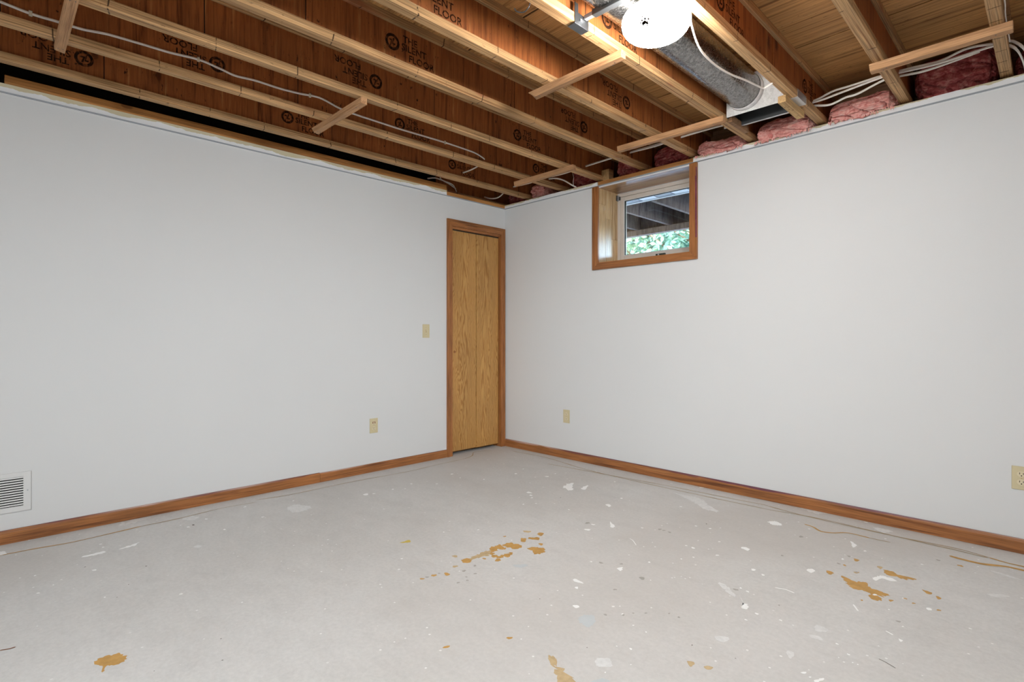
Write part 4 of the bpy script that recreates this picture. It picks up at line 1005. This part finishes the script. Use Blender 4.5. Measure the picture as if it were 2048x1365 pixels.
LINES=[('ochre',0.012,[(0.178,-3.504),(0.188,-3.371),(0.207,-3.242),(0.195,-3.088),(0.178,-2.942)]),('line',0.01,[(0.178,-2.942),(0.18,-2.763),(0.151,-2.532),(0.175,-2.34)]),('line',0.01,[(0.125,-2.323),(0.163,-2.097),(0.157,-1.689),(0.191,-1.233),(0.171,-0.95),(0.16,-0.644),(0.117,-0.513),(0.017,-0.394),(0.083,-0.247)]),('line',0.012,[(0.224,-0.126),(0.621,-0.105),(1.134,-0.192),(1.65,-0.208),(2.07,-0.202),(2.489,-0.188)]),('line',0.012,[(0.783,-0.264),(1.322,-0.205),(1.769,-0.157),(2.166,-0.134),(2.462,-0.112)]),('line',0.012,[(2.465,-0.121),(2.667,-0.153),(2.929,-0.167),(3.157,-0.165),(3.36,-0.15),(3.487,-0.18)]),('ochre',0.014,[(3.487,-0.18),(3.547,-0.2),(3.615,-0.201)]),('line',0.012,[(2.489,-0.189),(2.755,-0.147),(3.007,-0.161),(3.229,-0.174),(3.362,-0.177),(3.482,-0.191)]),('ochre',0.014,[(2.727,-0.307),(2.775,-0.323),(2.824,-0.365),(2.876,-0.347),(2.933,-0.289),(3.033,-0.291)]),('line',0.008,[(3.033,-0.291),(3.12,-0.285)]),('ochre',0.032,[(3.352,-0.286),(3.399,-0.296),(3.471,-0.296),(3.55,-0.257),(3.616,-0.257)]),('white',0.007,[(2.888,-1.219),(2.923,-1.205),(2.961,-1.211)]),('white',0.007,[(3.153,-1.148),(3.18,-1.194)]),('white',0.006,[(3.283,-1.282),(3.307,-1.296)]),('white',0.005,[(2.165,-1.184),(2.19,-1.195),(2.236,-1.236)]),('dark',0.004,[(3.304,-1.496),(3.323,-1.502),(3.353,-1.516)]),('brown',0.006,[(1.247,-3.518),(1.256,-3.498),(1.257,-3.48)])]
random.seed(3)
NAMES = {'ochre': 'glue_stain', 'pale': 'glue_stain', 'yellow': 'glue_stain', 'white': 'paint_spot', 'haze': 'paint_smear', 'blue': 'paint_smear', 'grey': 'damp_spot', 'dark': 'dirt_speck', 'line': 'glue_line', 'brown': 'splinter'}
LEVEL = [0]
def flat(pts, z, th=0.00025):
    return prism(pts, 'z', z - th, z)
def blob_outline(pts, jit):
    cl = [Vector((p[0], p[1], 0)) for p in pts]
    n = len(cl)
    out = []
    for i in range(n):
        a, b, c, d = cl[i - 1], cl[i], cl[(i + 1) % n], cl[(i + 2) % n]
        m = max(4, min(16, int((c - b).length / 0.005)))
        for j in range(m):
            t = j / m
            p = 0.5 * ((2 * b) + (c - a) * t + (2 * a - 5 * b + 4 * c - d) * t * t + (3 * b - a - 3 * c + d) * t ** 3)
            k = mnoise.noise(p * 38) * 0.7 + mnoise.noise(p * 95) * 0.7 + mnoise.noise(p * 230) * 0.5
            r = (p - sum(cl, Vector()) / n)
            out.append(p + r.normalized() * k * jit)
    return [(p.x, p.y) for p in out]
def next_z():
    LEVEL[0] += 1
    return 0.0004 + LEVEL[0] * 0.0000025
for c, pts in POLY:
    ext = max(max(p[0] for p in pts) - min(p[0] for p in pts), max(p[1] for p in pts) - min(p[1] for p in pts))
    o_ = blob_outline(pts, min(0.020, ext * 0.16))
    cx = sum(p[0] for p in o_) / len(o_); cy = sum(p[1] for p in o_) / len(o_)
    bm = flat(o_, next_z())
    bmesh.ops.triangulate(bm, faces=[f for f in bm.faces if len(f.verts) > 4])
    obj(NAMES[c], bm, c, fl, (cx, cy, 0.0))
DOTM = {}
def dot_mesh(c, v):
    if (c, v) not in DOTM:
        n = 12
        ph = [random.uniform(0, 6.28) for _ in range(3)]
        pts = [((1 + 0.22 * math.sin(2 * a + ph[0]) + 0.15 * math.sin(3 * a + ph[1]) + 0.10 * math.sin(5 * a + ph[2])) * math.cos(a), (1 + 0.22 * math.sin(2 * a + ph[0]) + 0.15 * math.sin(3 * a + ph[1]) + 0.10 * math.sin(5 * a + ph[2])) * math.sin(a)) for a in [2 * PI * i / n for i in range(n)]]
        bm = flat(pts, 0.0, 0.0002)
        bmesh.ops.recalc_face_normals(bm, faces=bm.faces)
        me = bpy.data.meshes.new(NAMES[c]); bm.to_mesh(me); bm.free()
        me.materials.append(M[c])
        DOTM[(c, v)] = me
    return DOTM[(c, v)]
for i, (c, x, y, r) in enumerate(DOTS):
    o = bpy.data.objects.new(NAMES[c], dot_mesh(c, i % 4))
    place(o, fl, (x, y, next_z()))
    o.scale = (r, r * 0.9, 1)
    o.rotation_euler.z = random.uniform(0, 6.28)
for c, w, pts in LINES:
    path = catmull([(x, y, 0) for x, y in pts], 10)
    L, Rr = [], []
    for i, p in enumerate(path):
        t = (path[min(i + 1, len(path) - 1)] - path[max(i - 1, 0)]).normalized()
        s = Vector((-t.y, t.x, 0))
        k = w * 0.5 * (0.75 + 0.5 * mnoise.noise(p * 9)) * (0.35 if i in (0, len(path) - 1) else 1)
        L.append(p + s * k); Rr.append(p - s * k)
    z = next_z()
    bm = bmesh.new()
    va = [bm.verts.new((p.x, p.y, z)) for p in L]; vb = [bm.verts.new((p.x, p.y, z)) for p in Rr]
    for i in range(len(va) - 1):
        bm.faces.new((va[i], vb[i], vb[i + 1], va[i + 1]))
    o = obj(NAMES[c], bm, c, fl, (path[len(path) // 2].x, path[len(path) // 2].y, 0.0))
